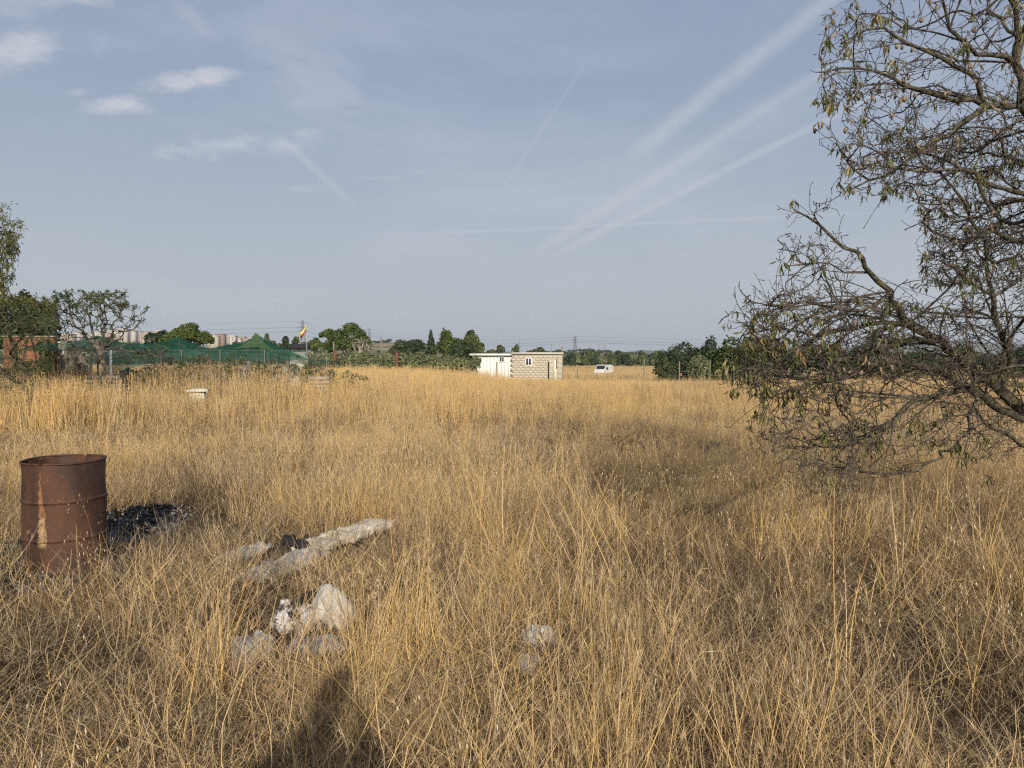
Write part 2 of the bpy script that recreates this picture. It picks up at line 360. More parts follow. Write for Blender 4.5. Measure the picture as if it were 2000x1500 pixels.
def heads_bristle(mb, tip, dr, n=10, ln=.05, w=.0012, k=.7):
    dn = dr/(np.linalg.norm(dr, axis=1)[:, None]+1e-9)
    p = np.repeat(tip, n, 0)-np.repeat(dn, n, 0)*rg.uniform(0, .04, (len(tip)*n, 1)); d = np.repeat(dn, n, 0)+rg.normal(0, .33, (len(tip)*n, 3))
    strokes(mb, p, d, rg.uniform(.6, 1.2, len(p))*ln, w, rg.uniform(.3, .9, len(p)), k)
def heads_panicle(mb, tip, dr, n=14, ln=.16, w=.004, k=.8, fall=-.2, sp=.03):
    dn = dr/(np.linalg.norm(dr, axis=1)[:, None]+1e-9)
    u_ = rg.uniform(0, 1, len(tip)*n); p = np.repeat(tip, n, 0)-np.repeat(dn, n, 0)*(u_*ln)[:, None]
    ra = rg.normal(0, 1, (len(p), 3)); p = p+ra*sp*(.25+u_[:, None]*.5)*.6
    d = np.repeat(dn, n, 0)*.8+ra*.4+np.array([0, 0, fall])
    strokes(mb, p, d, rg.uniform(.5, 1.1, len(p))*.03, w, rg.uniform(.3, 1, len(p)), k)
def heads_oat(mb, tip, dr, n=9, ln=.22, w=.005, k=1.0):
    dn = dr/(np.linalg.norm(dr, axis=1)[:, None]+1e-9)
    u_ = rg.uniform(0, 1, len(tip)*n); s0 = np.repeat(tip, n, 0)-np.repeat(dn, n, 0)*(u_*ln)[:, None]
    a = rg.uniform(0, 2*math.pi, len(s0)); L = rg.uniform(.02, .07, len(s0))
    off = np.stack([np.cos(a)*L, np.sin(a)*L, rg.uniform(-.03, .02, len(s0))], 1)
    strokes(mb, s0, off, np.linalg.norm(off, axis=1), .0009, .5, k*.6)
    strokes(mb, s0+off, np.stack([off[:, 0]*.15, off[:, 1]*.15, -np.ones(len(s0))*.03], 1), rg.uniform(.018, .028, len(s0)), w, .8, k)
protos = {}
def proto(cls, fn, n):
    c = bpy.data.collections.new('clumps_'+cls)
    for i in range(n):
        mb = MB(); fn(mb); o = bpy.data.objects.new('clump_%s_%02d' % (cls, i), mb.mesh('clump_'+cls, GR)); c.objects.link(o)
    protos[cls] = (c, n)
def f_fine(mb):      # fine barley-like grass of the foreground
    t, d, a = blades(mb, 30, .13, .14, .44, .30, .45, .0034, 4)
    heads_bristle(mb, t[:4], d[:4], 8, .05, .0016)
    blades(mb, 14, .14, .10, .32, .6, .9, .0038, 3)
    t, d, a = blades(mb, 3, .1, .34, .55, .3, .3, .0022, 4)
def f_fine_tall(mb):
    t, d, a = blades(mb, 24, .10, .3, .66, .28, .32, .0036, 4)
    heads_bristle(mb, t[:5], d[:5], 8, .055, .0018)
    blades(mb, 12, .12, .15, .38, .5, .8, .0038, 3)
def f_thatch(mb):    # collapsed litter
    blades(mb, 44, .2, .10, .36, 1, 1.3, .0038, 4, hor=.13)
    blades(mb, 25, .2, .06, .22, .7, 1.0, .0024, 3)
def f_gold(mb):      # stout golden stalks
    t, d, a = blades(mb, rnd.randint(2, 5), .06, .5, 1.05, .30, .18, .0052, 5)
    blades(mb, 6, .06, .25, .7, .6, .7, .0045, 4)
def f_oat(mb):
    t, d, a = blades(mb, rnd.randint(3, 6), .12, .5, .85, .22, .3, .0018, 6, droop=.35)
    heads_oat(mb, t, d, 8, .24, .0055)
def f_mid(mb):
    t, d, a = blades(mb, 36, .22, .14, .42, .36, .55, .0052, 3); heads_bristle(mb, t[:4], d[:4], 5, .06, .003)
    blades(mb, 26, .24, .12, .36, 1, .8, .006, 3, hor=.10)
def f_midtall(mb):
    t, d, a = blades(mb, 22, .2, .40, .72, .20, .25, .0042, 4); heads_panicle(mb, t[:9], d[:9], 8, .12, .005, .5)
    blades(mb, 22, .2, .2, .45, .4, .6, .0045, 3)
def f_farshort(mb):
    blades(mb, 46, .4, .18, .45, .35, .4, .009, 2)
def f_tall(mb):      # the tall golden stand
    t, d, a = blades(mb, 30, .17, .72, 1.12, .09, .14, .0085, 4); heads_panicle(mb, t[:15], d[:15], 9, .15, .007, .35, .35, .018)
    blades(mb, 26, .2, .3, .85, .16, .25, .009, 3)
def f_vfar(mb):
    t, d, a = blades(mb, 90, .9, .5, 1.05, .12, .2, .022, 2)
    blades(mb, 60, .9, .3, .7, .3, .3, .025, 2)
def f_dead(mb):      # dark dry forb
    for _ in range(3):
        t, d, a = blades(mb, 3, .03, .35, .65, .18, .3, .004, 5, k=2.0)
        for s in (.45, .6, .75, .9):
            p = t*s+np.array([0, 0, 0]); strokes(mb, np.repeat(p, 3, 0), rg.normal(0, .6, (9, 3))+np.array([0, 0, .8]), rg.uniform(.06, .16, 9), .0035, .4, 2.0)
def f_green(mb):
    blades(mb, 30, .1, .12, .4, .4, .5, .006, 3, k=3.0); blades(mb, 16, .12, .15, .4, .4, .5, .004, 3)
for c, fn, n in [('fine', f_fine, 9), ('finetall', f_fine_tall, 7), ('thatch', f_thatch, 8), ('gold', f_gold, 10), ('oat', f_oat, 8), ('mid', f_mid, 8),
                 ('midtall', f_midtall, 7), ('farshort', f_farshort, 6), ('tall', f_tall, 9), ('vfar', f_vfar, 6), ('dead', f_dead, 6), ('green', f_green, 4)]: proto(c, fn, n)

def scatter_obj(name, cls, pts, rot, scl, tone, label):
    """points carrying a rotation, a scale and a tone, each turned into one clump by a geometry-nodes modifier"""
    c, n = protos[cls]
    me = bpy.data.meshes.new(name); me.vertices.add(len(pts)); me.vertices.foreach_set('co', pts.astype(np.float32).ravel())
    for nm, ty, da in (('rot', 'FLOAT_VECTOR', rot), ('scl', 'FLOAT_VECTOR', scl)):
        at = me.attributes.new(nm, ty, 'POINT'); at.data.foreach_set('vector', da.astype(np.float32).ravel())
    at = me.attributes.new('tone', 'FLOAT', 'POINT'); at.data.foreach_set('value', tone.astype(np.float32))
    at = me.attributes.new('pick', 'INT', 'POINT'); at.data.foreach_set('value', rg.integers(0, n, len(pts)).astype(np.int32))
    o = bpy.data.objects.new(name, me); COL.objects.link(o)
    nt = bpy.data.node_groups.new(name, 'GeometryNodeTree')
    nt.interface.new_socket('Geometry', in_out='INPUT', socket_type='NodeSocketGeometry'); nt.interface.new_socket('Geometry', in_out='OUTPUT', socket_type='NodeSocketGeometry')
    gi = nt.nodes.new('NodeGroupInput'); go = nt.nodes.new('NodeGroupOutput'); iop = nt.nodes.new('GeometryNodeInstanceOnPoints')
    ci = nt.nodes.new('GeometryNodeCollectionInfo'); ci.inputs[0].default_value = c; ci.inputs['Separate Children'].default_value = True; ci.inputs['Reset Children'].default_value = True
    def na(nm, ty):
        a = nt.nodes.new('GeometryNodeInputNamedAttribute'); a.data_type = ty; a.inputs['Name'].default_value = nm; return a.outputs['Attribute']
    L = nt.links.new
    L(gi.outputs[0], iop.inputs['Points']); L(ci.outputs[0], iop.inputs['Instance']); iop.inputs['Pick Instance'].default_value = True
    L(na('pick', 'INT'), iop.inputs['Instance Index']); L(na('scl', 'FLOAT_VECTOR'), iop.inputs['Scale'])
    er = nt.nodes.new('FunctionNodeEulerToRotation'); L(na('rot', 'FLOAT_VECTOR'), er.inputs[0]); L(er.outputs[0], iop.inputs['Rotation'])
    L(iop.outputs[0], go.inputs[0])
    md = o.modifiers.new('clumps', 'NODES'); md.node_group = nt
    o['kind'] = 'stuff'; o['label'] = label
    me.materials.append(GR)
    return o

# places kept free of tall growth: (x, y, rx, ry, angle, how strongly)
CLEAR = []
def clr(px, py, rx, ry, ang=0.0, s=1.0): p = Pg(px, py); CLEAR.append((p[0], p[1], rx, ry, ang, s))
CLEAR.append((-3.48, 5.74, .42, .42, 0, 1)); CLEAR.append((-3.35, 6.9, 1.2, .75, 0, .93)); CLEAR.append((-3.75, 5.2, .85, .5, .2, .86))
clr(262, 1018, .60, .72, 0, 1.0); clr(20, 1080, .6, .55, 0, .8)
SH = Pg(655, 1052); SK = Pg(618, 1222)
CLEAR.append((SH[0], SH[1]-.15, .95, .34, .72, .97)); CLEAR.append((SH[0]+.2, SH[1]-.75, .9, .4, .72, .55))
CLEAR.append((SK[0], SK[1], .38, .24, 0, .95)); CLEAR.append((SK[0]+.05, SK[1]-.4, .45, .25, 0, .6))
clr(450, 1290, .24, .18, 0, .9); clr(1052, 1285, .25, .24, 0, .92)
clr(262, 1085, .55, .40, 0, .93); clr(650, 1100, .8, .3, .5, .5); clr(640, 1085, .75, .25, .6, .75); clr(620, 1285, .34, .14, 0, .5); clr(1050, 1345, .2, .12, 0, .4)
def keep(x, y):
    k = np.ones(len(x))
    for cx, cy_, rx, ry, an, s in CLEAR:
        c, s_ = math.cos(an), math.sin(an); a = ((x-cx)*c+(y-cy_)*s_)/rx; b = (-(x-cx)*s_+(y-cy_)*c)/ry
        k *= 1-s*(1-sst(.75, 1.15, np.hypot(a, b)))
    return k
def wedge(y0, y1, dens, marg=1.6, slope=.73):
    n = int(dens*(y1-y0)*2*(slope*y1+marg)); y = rg.uniform(y0, y1, n); x = rg.uniform(-1, 1, n)*(slope*y1+marg)
    m = np.abs(x) < slope*y+marg; return x[m], y[m]
def place(name, cls, xy, prob, tone, sc, label, tilt=.1, zs=None, sink=0.0, use_keep=True):
    x, y = xy
    p = prob(x, y)*(keep(x, y) if use_keep else 1); m = rg.uniform(0, 1, len(x)) < p; x, y = x[m], y[m]; n = len(x)
    pts = np.stack([x, y, gz(x, y)-sink], 1); rot = np.stack([rg.normal(0, tilt, n), rg.normal(0, tilt, n), rg.uniform(0, 2*math.pi, n)], 1)
    s = sc(x, y)*rg.uniform(.78, 1.22, n); z = s if zs is None else s*zs(x, y)
    return scatter_obj(name, cls, pts, rot, np.stack([s, s, z], 1), np.clip(tone(x, y)+rg.normal(0, .09, n), 0, 1), label)
TR = np.array([Pg(*q)[:2] for q in ((1560, 985), (1660, 1060), (1690, 1150), (1730, 1250), (1840, 1380), (1980, 1500))])
def track(x, y):
    d = np.full(np.shape(x), 9.0); q = np.stack([x, y], -1)
    for a, b in zip(TR[:-1], TR[1:]):
        t = np.clip(((q-a)@(b-a))/((b-a)@(b-a)), 0, 1); d = np.minimum(d, np.linalg.norm(q-a-t[..., None]*(b-a), axis=-1))
    return (1-sst(.08, .34, d+.12*(fbm(x*2.5, y*2.5, 77)-.5)))
flat = lambda x, y: sst(.50, .60, fbm(x*.6+3, y*.6, 151))*sst(3.2, 4.2, y)
one = lambda x, y: np.ones(len(x))
patch = lambda x, y: fbm(x*.8, y*.8, 21)
big = lambda x, y: fbm(x*.22, y*.30, 33)
def tone_near(x, y): return .39+.75*(patch(x, y)-.47)+.45*(big(x, y)-.5)
place('litter', 'thatch', wedge(.5, 11, 52), lambda x, y: .85*one(x, y)*(1-.7*track(x, y)), lambda x, y: tone_near(x, y)+.10*flat(x, y)-.25*sst(.55, .68, fbm(x*1.1, y*1.1, 141)), lambda x, y: .9+.3*patch(x, y), 'matted dead grass litter lying over the soil')
place('fine_grass', 'fine', wedge(.6, 11, 52), lambda x, y: (.30+2.2*(patch(x*1.3, y*1.3)-.36))*(1-.85*track(x, y))*(1-.72*flat(x, y)), tone_near, lambda x, y: (.36+.95*(patch(x+9, y))**1.3)*(1-.3*track(x, y)), 'fine dry barley grass with bristly heads covering the foreground')
place('fine_grass', 'finetall', wedge(.8, 11, 30), lambda x, y: 1.8*sst(.48, .64, fbm(x*.75, y*.75, 55))*(1-.55*sst(6, 8, y))*(1-.9*flat(x, y))*(1-.9*track(x, y)), lambda x, y: tone_near(x, y)+.08, lambda x, y: .70+.40*patch(x, y), 'taller stands of fine straw coloured grass in the foreground')
place('golden_stalks', 'gold', wedge(2.3, 13, 6.0), lambda x, y: 1.6*sst(.40, .62, fbm(x*.5+4, y*.5, 71))*sst(-1.6, 0.8, x+.4*y*.2)*(1-.7*flat(x, y))+.14, lambda x, y: .82+0*x, lambda x, y: .85+.25*patch(x, y), 'stout golden grass stalks standing above the finer grass', tilt=.14)
place('wild_oats', 'oat', wedge(1.8, 14, 6.0), lambda x, y: .22+1.4*sst(.45, .7, fbm(x*.4, y*.4, 81))*sst(-2.5, 3.5, x), lambda x, y: .45+0*x, lambda x, y: .8+.3*patch(x, y), 'wild oat stems with pale hanging seed heads', tilt=.12)
place('litter', 'thatch', wedge(9.5, 24, 9, 2), lambda x, y: 1.4*sst(.45, .65, fbm(x*.35, y*.35, 131)), lambda x, y: .18+.2*patch(x, y), lambda x, y: 1.7+0*x, 'brown collapsed weeds in patches across the middle of the field')
place('wild_oats', 'oat', wedge(5.5, 11, 9), lambda x, y: np.exp(-((x-.52*y)/1.6)**2)*.9, lambda x, y: .45+0*x, lambda x, y: .8+.3*patch(x, y), 'wild oats thick with pale heads in the shade of the almond', tilt=.12)
place('tall_grass', 'tall', wedge(13.4, 15.2, 30, 3), lambda x, y: np.exp(-((x+8.7)/.75)**2)*.8, lambda x, y: .78+0*x, lambda x, y: 1.05+0*x, 'tall golden clump round the foot of the leaning almond trunks')
place('tall_grass', 'tall', wedge(14.8, 19.8, 11, 2.5), lambda x, y: sst(-5.5, -8.5, x)*(.35+.8*patch(x, y)), lambda x, y: .50+.4*(patch(x, y)-.4), lambda x, y: .82+.25*patch(x*2, y*2), 'brownish plumed grass in front of the fence', tilt=.06)
place('field_grass', 'mid', wedge(10, 27, 30, 2.5), lambda x, y: .98-.55*sst(.5, .68, fbm(x*.35, y*.35, 131))*sst(20, 14, y), lambda x, y: .31+.75*(patch(x*.9, y*.9)-.47)+.55*(big(x*1.4, y*1.4)-.5)+.12*sst(13, 20, y), lambda x, y: .62+.5*big(x*2, y*2), 'dry tangled grass across the middle of the field')
place('field_grass', 'midtall', wedge(9, 24, 12, 2.5), lambda x, y: 1.8*sst(.46, .68, fbm(x*.4, y*.4, 91))+.1, lambda x, y: .46+.22*(patch(x, y)-.4)+.2*sst(13, 20, y), lambda x, y: .68+.3*big(x, y), 'knee high straw coloured grass in the middle of the field')
def edge(x): return 17.9+4.5*(fbm(x*.45, x*0, 13)-.5)*2-1.8*np.exp(-((x+1)/4.)**2)+1.5*sst(2, 8, x)
def hgt(x, y):
    px = 1000+x/np.maximum(y, 1)*F
    return np.interp(px, [-200, 150, 330, 520, 700, 900, 1000, 1150, 1450, 1700, 2100], [1.02, 1.02, 1.05, 1.02, 1.02, .98, .76, .66, .66, .68, .74])*(1-.30*sst(24, 40, y)*sst(-6, 0, x-y*.0)-.12*sst(24, 50, y))*(.82+.36*fbm(x*.7, y*.7, 44))
place('tall_grass', 'tall', wedge(13.0, 34, 14, 2.5), lambda x, y: (.04+.85*sst(-3.0, 5, y-edge(x)))*(.2+1.1*sst(.3, .55, fbm(x*.5, y*.5, 37))), lambda x, y: .68+.6*(patch(x*.9, y*.9)-.5)-.16*sst(-4, -10, x)-.16*sst(2, 9, x), lambda x, y: hgt(x, y)*(1-.35*sst(18.5, 14, y)), 'tall golden grass standing in a dense band across the field', tilt=.05)
place('tall_grass', 'tall', wedge(34, 66, 4.6, 3), one, lambda x, y: .66+.35*(patch(x*.5, y*.5)-.5)-.2*sst(2, 12, x), lambda x, y: hgt(x, y)*1.0, 'tall golden grass reaching back to the huts', tilt=.05)
place('field_grass', 'farshort', wedge(22, 64, 7, 3), one, lambda x, y: .55+.2*(patch(x, y)-.4), lambda x, y: 1.0+0*x, 'short straw under the tall golden grass')
place('far_grass', 'vfar', wedge(64, 218, .55, 4, .76), one, lambda x, y: .40+.6*(fbm(x*.05, y*.08, 61)-.45), lambda x, y: .75+0*x, 'dry grass of the far field beyond the huts', tilt=.04)
place('dead_weeds', 'dead', wedge(7, 13.5, 7, 1), lambda x, y: np.exp(-((y-10.4-.25*(x-2))/1.9)**2)*sst(-1.5, 1.5, x)*(.2+1.3*sst(.4, .6, patch(x, y))), lambda x, y: .2+0*x, lambda x, y: .62+0*x, 'dark dry weeds in the shade left of the almond', tilt=.4)
place('dead_weeds', 'dead', wedge(4, 34, 2.2, 1), lambda x, y: .12+1.3*sst(.5, .7, fbm(x*.35, y*.35, 101))+.5*sst(16, 22, y)*sst(-3, -9, x), lambda x, y: .3+0*x, lambda x, y: .9+0*x, 'dark dry branching weeds scattered between the grasses')
def gp(x, y):
    k = 0
    for px, py, r in ((880, 776, .5), (655, 800, .9), (645, 830, .5), (990, 800, .3)):
        p = Pg(px, py); k = k+np.exp(-((x-p[0])/r)**2-((y-p[1])/(r*1.6))**2)
    return k
place('field_grass', 'midtall', wedge(15.2, 17.0, 26, 2), lambda x, y: np.exp(-((x+7.0)/.8)**2), lambda x, y: .5+0*x, lambda x, y: 1.15+0*x, 'straw tussocks hiding the foot of the concrete pedestal')
place('green_weeds', 'green', wedge(9, 34, 16), gp, lambda x, y: .5+0*x, lambda x, y: 1.2+0*x, 'low green weeds in small patches in the dry field')

# ------------------------------------------------------------------ branching trees
def resample(p, step):
    p = np.asarray(p, float); 
    # Catmull-Rom smoothing
    q = [p[0]]
    e = np.vstack([2*p[0]-p[1], p, 2*p[-1]-p[-2]])
    for i in range(1, len(e)-2):
        n = max(2, int(np.linalg.norm(e[i+1]-e[i])/step))
        for t in np.linspace(0, 1, n+1)[1:]:
            q.append(.5*((2*e[i])+(-e[i-1]+e[i+1])*t+(2*e[i-1]-5*e[i]+4*e[i+1]-e[i+2])*t*t+(-e[i-1]+3*e[i]-3*e[i+1]+e[i+2])*t**3))
    return np.array(q)
class Skeleton:
    def __init__(s, cap=60000): s.p = np.zeros((cap, 3)); s.par = np.full(cap, -1); s.dir = np.zeros((cap, 3)); s.n = 0; s.minr = np.zeros(cap); s.tips = []
    def node(s, p, par, minr=0.0):
        i = s.n; s.p[i] = p; s.par[i] = par; s.minr[i] = minr
        if par >= 0: d = p-s.p[par]; s.dir[i] = d/(np.linalg.norm(d)+1e-9)
        else: s.dir[i] = (0, 0, 1)
        s.n += 1; return i
    def limb(s, pts, r0, r1, step=.12, wob=.012):
        q = resample(pts, step); start = -1
        if s.n: start = int(np.argmin(((s.p[:s.n]-q[0])**2).sum(1)))
        for i, a in enumerate(q):
            if i == 0 and start >= 0: continue
            start = s.node(a+rg.normal(0, wob, 3)*(i > 0), start, r0+(r1-r0)*i/len(q))
        return start
    def reach(s, A, step=.14, bow=.25, lift=.12, jit=.02, maxlen=9):
        """grow a curved twig from the nearest suitable node to each attractor, inner ones first"""
        base = s.p[:s.n].copy(); d = np.array([np.min(((base-a)**2).sum(1)) for a in A])
        for a in A[np.argsort(d+rg.uniform(0, .03, len(A)))]:
            v_ = a-s.p[:s.n]; ds = np.sqrt((v_**2).sum(1)); c = (v_*s.dir[:s.n]).sum(1)/(ds+1e-6)
            i = int(np.argmin(ds*(1.75-1.0*c))); L = ds[i]
            if L < .02 or L > maxlen: continue
            k = max(2, int(L/step)+1); st = s.p[i]; ctrl = st+s.dir[i]*L*bow+(a-st)*.35+np.array([0, 0, lift*L])*rg.uniform(-.4, 1)
            par = i
            for t in np.linspace(0, 1, k+1)[1:]:
                q = (1-t)**2*st+2*t*(1-t)*ctrl+t*t*a
                par = s.node(q+rg.normal(0, jit, 3)*(t < 1)*min(1, L*2), par)
            s.tips.append(par)
    def radii(s, r0=.0022, e=2.35):
        n = s.n; acc = np.zeros(n); ch = np.zeros(n, int)
        for i in range(n): 
            if s.par[i] >= 0: ch[s.par[i]] += 1
        r = np.zeros(n)
        for i in range(n-1, -1, -1):
            b = r0 if ch[i] == 0 else acc[i]**(1/e)
            r[i] = max(b*1.004, r0, s.minr[i])
            if s.par[i] >= 0: acc[s.par[i]] += min(b*1.004, 1)**e if b > 0 else r0**e
        s.r = r; s.ch = ch; return r
    def chains(s):
        n = s.n; kids = [[] for _ in range(n)]
        for i in range(n):
            if s.par[i] >= 0: kids[s.par[i]].append(i)
        out = []; st = [(0, -1)]
        while st:
            i, fr = st.pop(); ids = []
            j = i
            while True:
                ids.append(j)
                if not kids[j]: break
                k = sorted(kids[j], key=lambda q: -s.r[q]); 
                for q in k[1:]: st.append((q, j))
                j = k[0]
            pts = s.p[ids]; rad = s.r[ids]
            if fr >= 0: pts = np.vstack([s.p[fr], pts]); rad = np.concatenate([[rad[0]], rad])
            if len(pts) > 1: out.append((pts, rad))
        return out
def leaf_cards(mb, p, d, ln, w, tint, fold=.35, curl=.25):
    n = len(p); d = d/(np.linalg.norm(d, axis=1)[:, None]+1e-9)
    s_ = np.cross(d, rg.normal(0, 1, (n, 3))); s_ /= np.linalg.norm(s_, axis=1)[:, None]+1e-9; nn = np.cross(d, s_)
    ln = np.broadcast_to(ln, (n,))[:, None]; w = np.broadcast_to(w, (n,))[:, None]
    mid = p+d*ln*.45+nn*ln*curl*.5; tip = p+d*ln+nn*ln*curl*.1
    vv = np.stack([p, mid+s_*w*.5+nn*w*fold, tip, mid-s_*w*.5+nn*w*fold, mid], 1).reshape(-1, 3)
    i = np.arange(n)[:, None]*5
    tt = np.concatenate([i+np.array([[0, 1, 4]]), i+np.array([[1, 2, 4]]), i+np.array([[2, 3, 4]]), i+np.array([[3, 0, 4]])], 1).reshape(-1, 3)
    mb.add(vv, t=tt, a=np.repeat(np.broadcast_to(tint, (n,)), 5))
def attract(regs):
    """regs: (px0, px1, py0, py1, Y0, Y1, n) picture boxes given a real depth range"""
    A = []
    for x0, x1, y0, y1, d0, d1, n in regs:
        for _ in range(n): A.append(P(rnd.uniform(x0, x1), rnd.uniform(y0, y1), rnd.uniform(d0, d1)))
    return np.array(A)
def woody(sk, root, thick, mat_l, mat_t, twigname='twigs', limbname='branch', spurs=0, sides=7):
    tw = MB(); org = np.array(root.location)
    for pts, rad in sk.chains():
        if rad.max() > thick:
            m = MB(); m.tube(pts-org, rad*(1+rg.normal(0, .06, len(rad))), sides); m.build(limbname, mat_l, root, smooth=True)
        else: tw.tube(pts-org, rad, 3 if rad.max() < .006 else 4, cap=False, a=rg.uniform(0, 1))
    if spurs:
        ii = rg.integers(1, sk.n, spurs); ii = ii[sk.r[ii] < .012]
        p = sk.p[ii]-org; d = rg.normal(0, 1, (len(ii), 3))+sk.dir[ii]*.7+np.array([0, 0, .3]); d /= np.linalg.norm(d, axis=1)[:, None]
        L = rg.uniform(.012, .05, len(ii))
        for a, b, l, r in zip(p, d, L, sk.r[ii]): tw.tube([a, a+b*l*.6, a+b*l], [min(r, .004), .0028, .0036], 3, cap=False)
    tw.build(twigname, mat_t, root, kind='stuff')

# the big half-bare almond at the right
def poly(pts): return [P(*p) for p in pts]
ALM = P(2130, 1090, 6.2); ALM[2] = float(gz(ALM[0], ALM[1]))-.05
alm = thing('almond_tree', 'large half bare almond tree with lichen covered limbs reaching in from the right edge', 'tree', tuple(ALM))
sk = Skeleton()
J = P(2040, 830, 6.0)
sk.limb([ALM, ALM+(J-ALM)*.5+np.array([.08, 0, 0]), J], 0.0910, 0.0650)
JJ = P(1955, 758, 5.7)
sk.limb([J, P(1990, 800, 5.85), JJ], 0.0525, 0.0403)
sk.limb([JJ]+poly([(1905, 728, 5.6), (1870, 700, 5.5), (1830, 668, 5.4), (1780, 636, 5.3), (1757, 600, 5.2), (1735, 572, 5.15), (1700, 530, 5.1), (1682, 505, 5.0), (1650, 480, 4.95), (1600, 440, 4.9), (1552, 405, 4.85)]), 0.0383, 0.0048)
sk.limb([J]+poly([(1960, 800, 5.7), (1905, 765, 5.5), (1850, 738, 5.3), (1800, 715, 5.2), (1750, 705, 5.1), (1700, 716, 5.0), (1650, 738, 4.95), (1590, 745, 4.9), (1500, 735, 4.85)]), 0.0317, 0.0048)
sk.limb([P(1915, 760, 5.55)]+poly([(1870, 763, 5.3), (1810, 780, 5.1), (1765, 805, 5.0), (1720, 838, 4.9), (1680, 860, 4.85), (1650, 872, 4.8)]), 0.0224, 0.0036)
sk.limb([P(1780, 636, 5.3)]+poly([(1720, 632, 5.1), (1670, 640, 4.9), (1600, 655, 4.8), (1530, 650, 4.75), (1450, 655, 4.7)]), 0.0185, 0.0036)
sk.limb([P(1830, 668, 5.4)]+poly([(1770, 665, 5.2), (1700, 690, 5.0), (1640, 700, 4.9), (1560, 712, 4.85), (1480, 745, 4.8)]), 0.0172, 0.0036)
sk.limb([P(1735, 575, 5.15)]+poly([(1690, 605, 5.0), (1640, 600, 4.9), (1580, 590, 4.85), (1500, 600, 4.8), (1445, 575, 4.75)]), 0.0132, 0.0030)
sk.limb([P(1700, 530, 5.1)]+poly([(1650, 528, 5.0), (1600, 510, 4.9), (1540, 520, 4.9)]), 0.0092, 0.0030)
sk.limb([P(1905, 765, 5.5)]+poly([(1900, 800, 5.3), (1890, 840, 5.1), (1860, 875, 5.0), (1835, 892, 4.9), (1800, 915, 4.85)]), 0.0119, 0.0036)
sk.limb([J]+poly([(2000, 870, 5.7), (1975, 850, 5.6), (1930, 835, 5.4), (1905, 800, 5.3)]), 0.0231, 0.0072)
sk.limb([JJ]+poly([(1975, 700, 5.6), (1945, 620, 5.5), (1935, 540, 5.4), (1920, 470, 5.3), (1880, 400, 5.2), (1840, 340, 5.1)]), 0.0224, 0.0048)
K = P(2060, 400, 5.7)
sk.limb([J, P(2110, 700, 6.0), P(2120, 550, 5.9), K, P(2045, 260, 5.5), P(1990, 206, 5.3)], 0.0595, 0.0292)
Q1 = P(1928, 205, 5.1)
sk.limb([P(1990, 206, 5.3), Q1]+poly([(1870, 192, 5.0), (1790, 172, 4.9), (1745, 152, 4.8), (1680, 138, 4.8), (1610, 136, 4.75)]), 0.0238, 0.0036)
sk.limb([Q1]+poly([(1905, 165, 5.0), (1870, 130, 5.0), (1800, 95, 4.9), (1755, 65, 4.9), (1700, 55, 4.85), (1640, 85, 4.8)]), 0.0185, 0.0036)
sk.limb([Q1]+poly([(1890, 228, 5.0), (1850, 265, 4.9), (1800, 292, 4.85), (1760, 330, 4.8), (1700, 350, 4.75), (1650, 372, 4.7)]), 0.0198, 0.0036)
sk.limb([P(1990, 206, 5.3)]+poly([(1985, 120, 5.3), (1910, 105, 5.1), (1860, 60, 5.0), (1830, -20, 5.0)]), 0.0238, 0.0060)
sk.limb([P(1985, 120, 5.3)]+poly([(1990, 40, 5.3), (1960, -60, 5.2)]), 0.0132, 0.0060)
sk.limb([K]+poly([(2000, 380, 5.5), (1940, 360, 5.3), (1880, 330, 5.1), (1800, 340, 5.0)]), 0.0198, 0.0036)
sk.limb([K]+poly([(2000, 470, 5.5), (1940, 450, 5.3), (1880, 470, 5.2), (1800, 440, 5.1), (1760, 450, 5.0)]), 0.0172, 0.0030)
def shoots(sk, n, lo, L0, L1, bias, minr=.003):
    A_ = 0
    base_n = sk.n; ok = 0
    while ok < n:
        i = rnd.randrange(8, base_n); p = sk.p[i].copy()
        X_, Z_ = 1000+p[0]/p[1]*F, 692-(p[2]-CAMH)/p[1]*F
        if not lo(X_, Z_): 
            ok += .02; continue
        L = rnd.uniform(L0, L1); d = sk.dir[i]*.5+rg.normal(0, .45, 3)+np.array(bias); d /= np.linalg.norm(d); k = int(L/.07); q = p.copy(); pts = []; bend = rg.normal(0, .06, 3)+np.array([0, 0, -.04])
        for _ in range(k): q = q+d*.07; d = d+bend+rg.normal(0, .012, 3); d /= np.linalg.norm(d); pts.append(q.copy())
        e = pts[-1]; ex, ez = 1000+e[0]/e[1]*F, 692-(e[2]-CAMH)/e[1]*F; ok += .05
        if ex < 1420 or (ex < 1600 and ez < 520) or (ex < 1800 and 375 < ez < 540 and ex > 1640) or (ex < 1640 and 375 < ez < 470) or e[1] < 3.9 or ez > 955 or (ex < 1520 and ez > 860): continue
        par = i
        for q in pts: par = sk.node(q, par)
        sk.tips.append(par); ok += .95
shoots(sk, 300, lambda a, b: a > 1450 and b > 560, .3, .8, (-.55, -.1, .10))
shoots(sk, 230, lambda a, b: b <= 480, .25, .55, (-.45, -.1, .02))
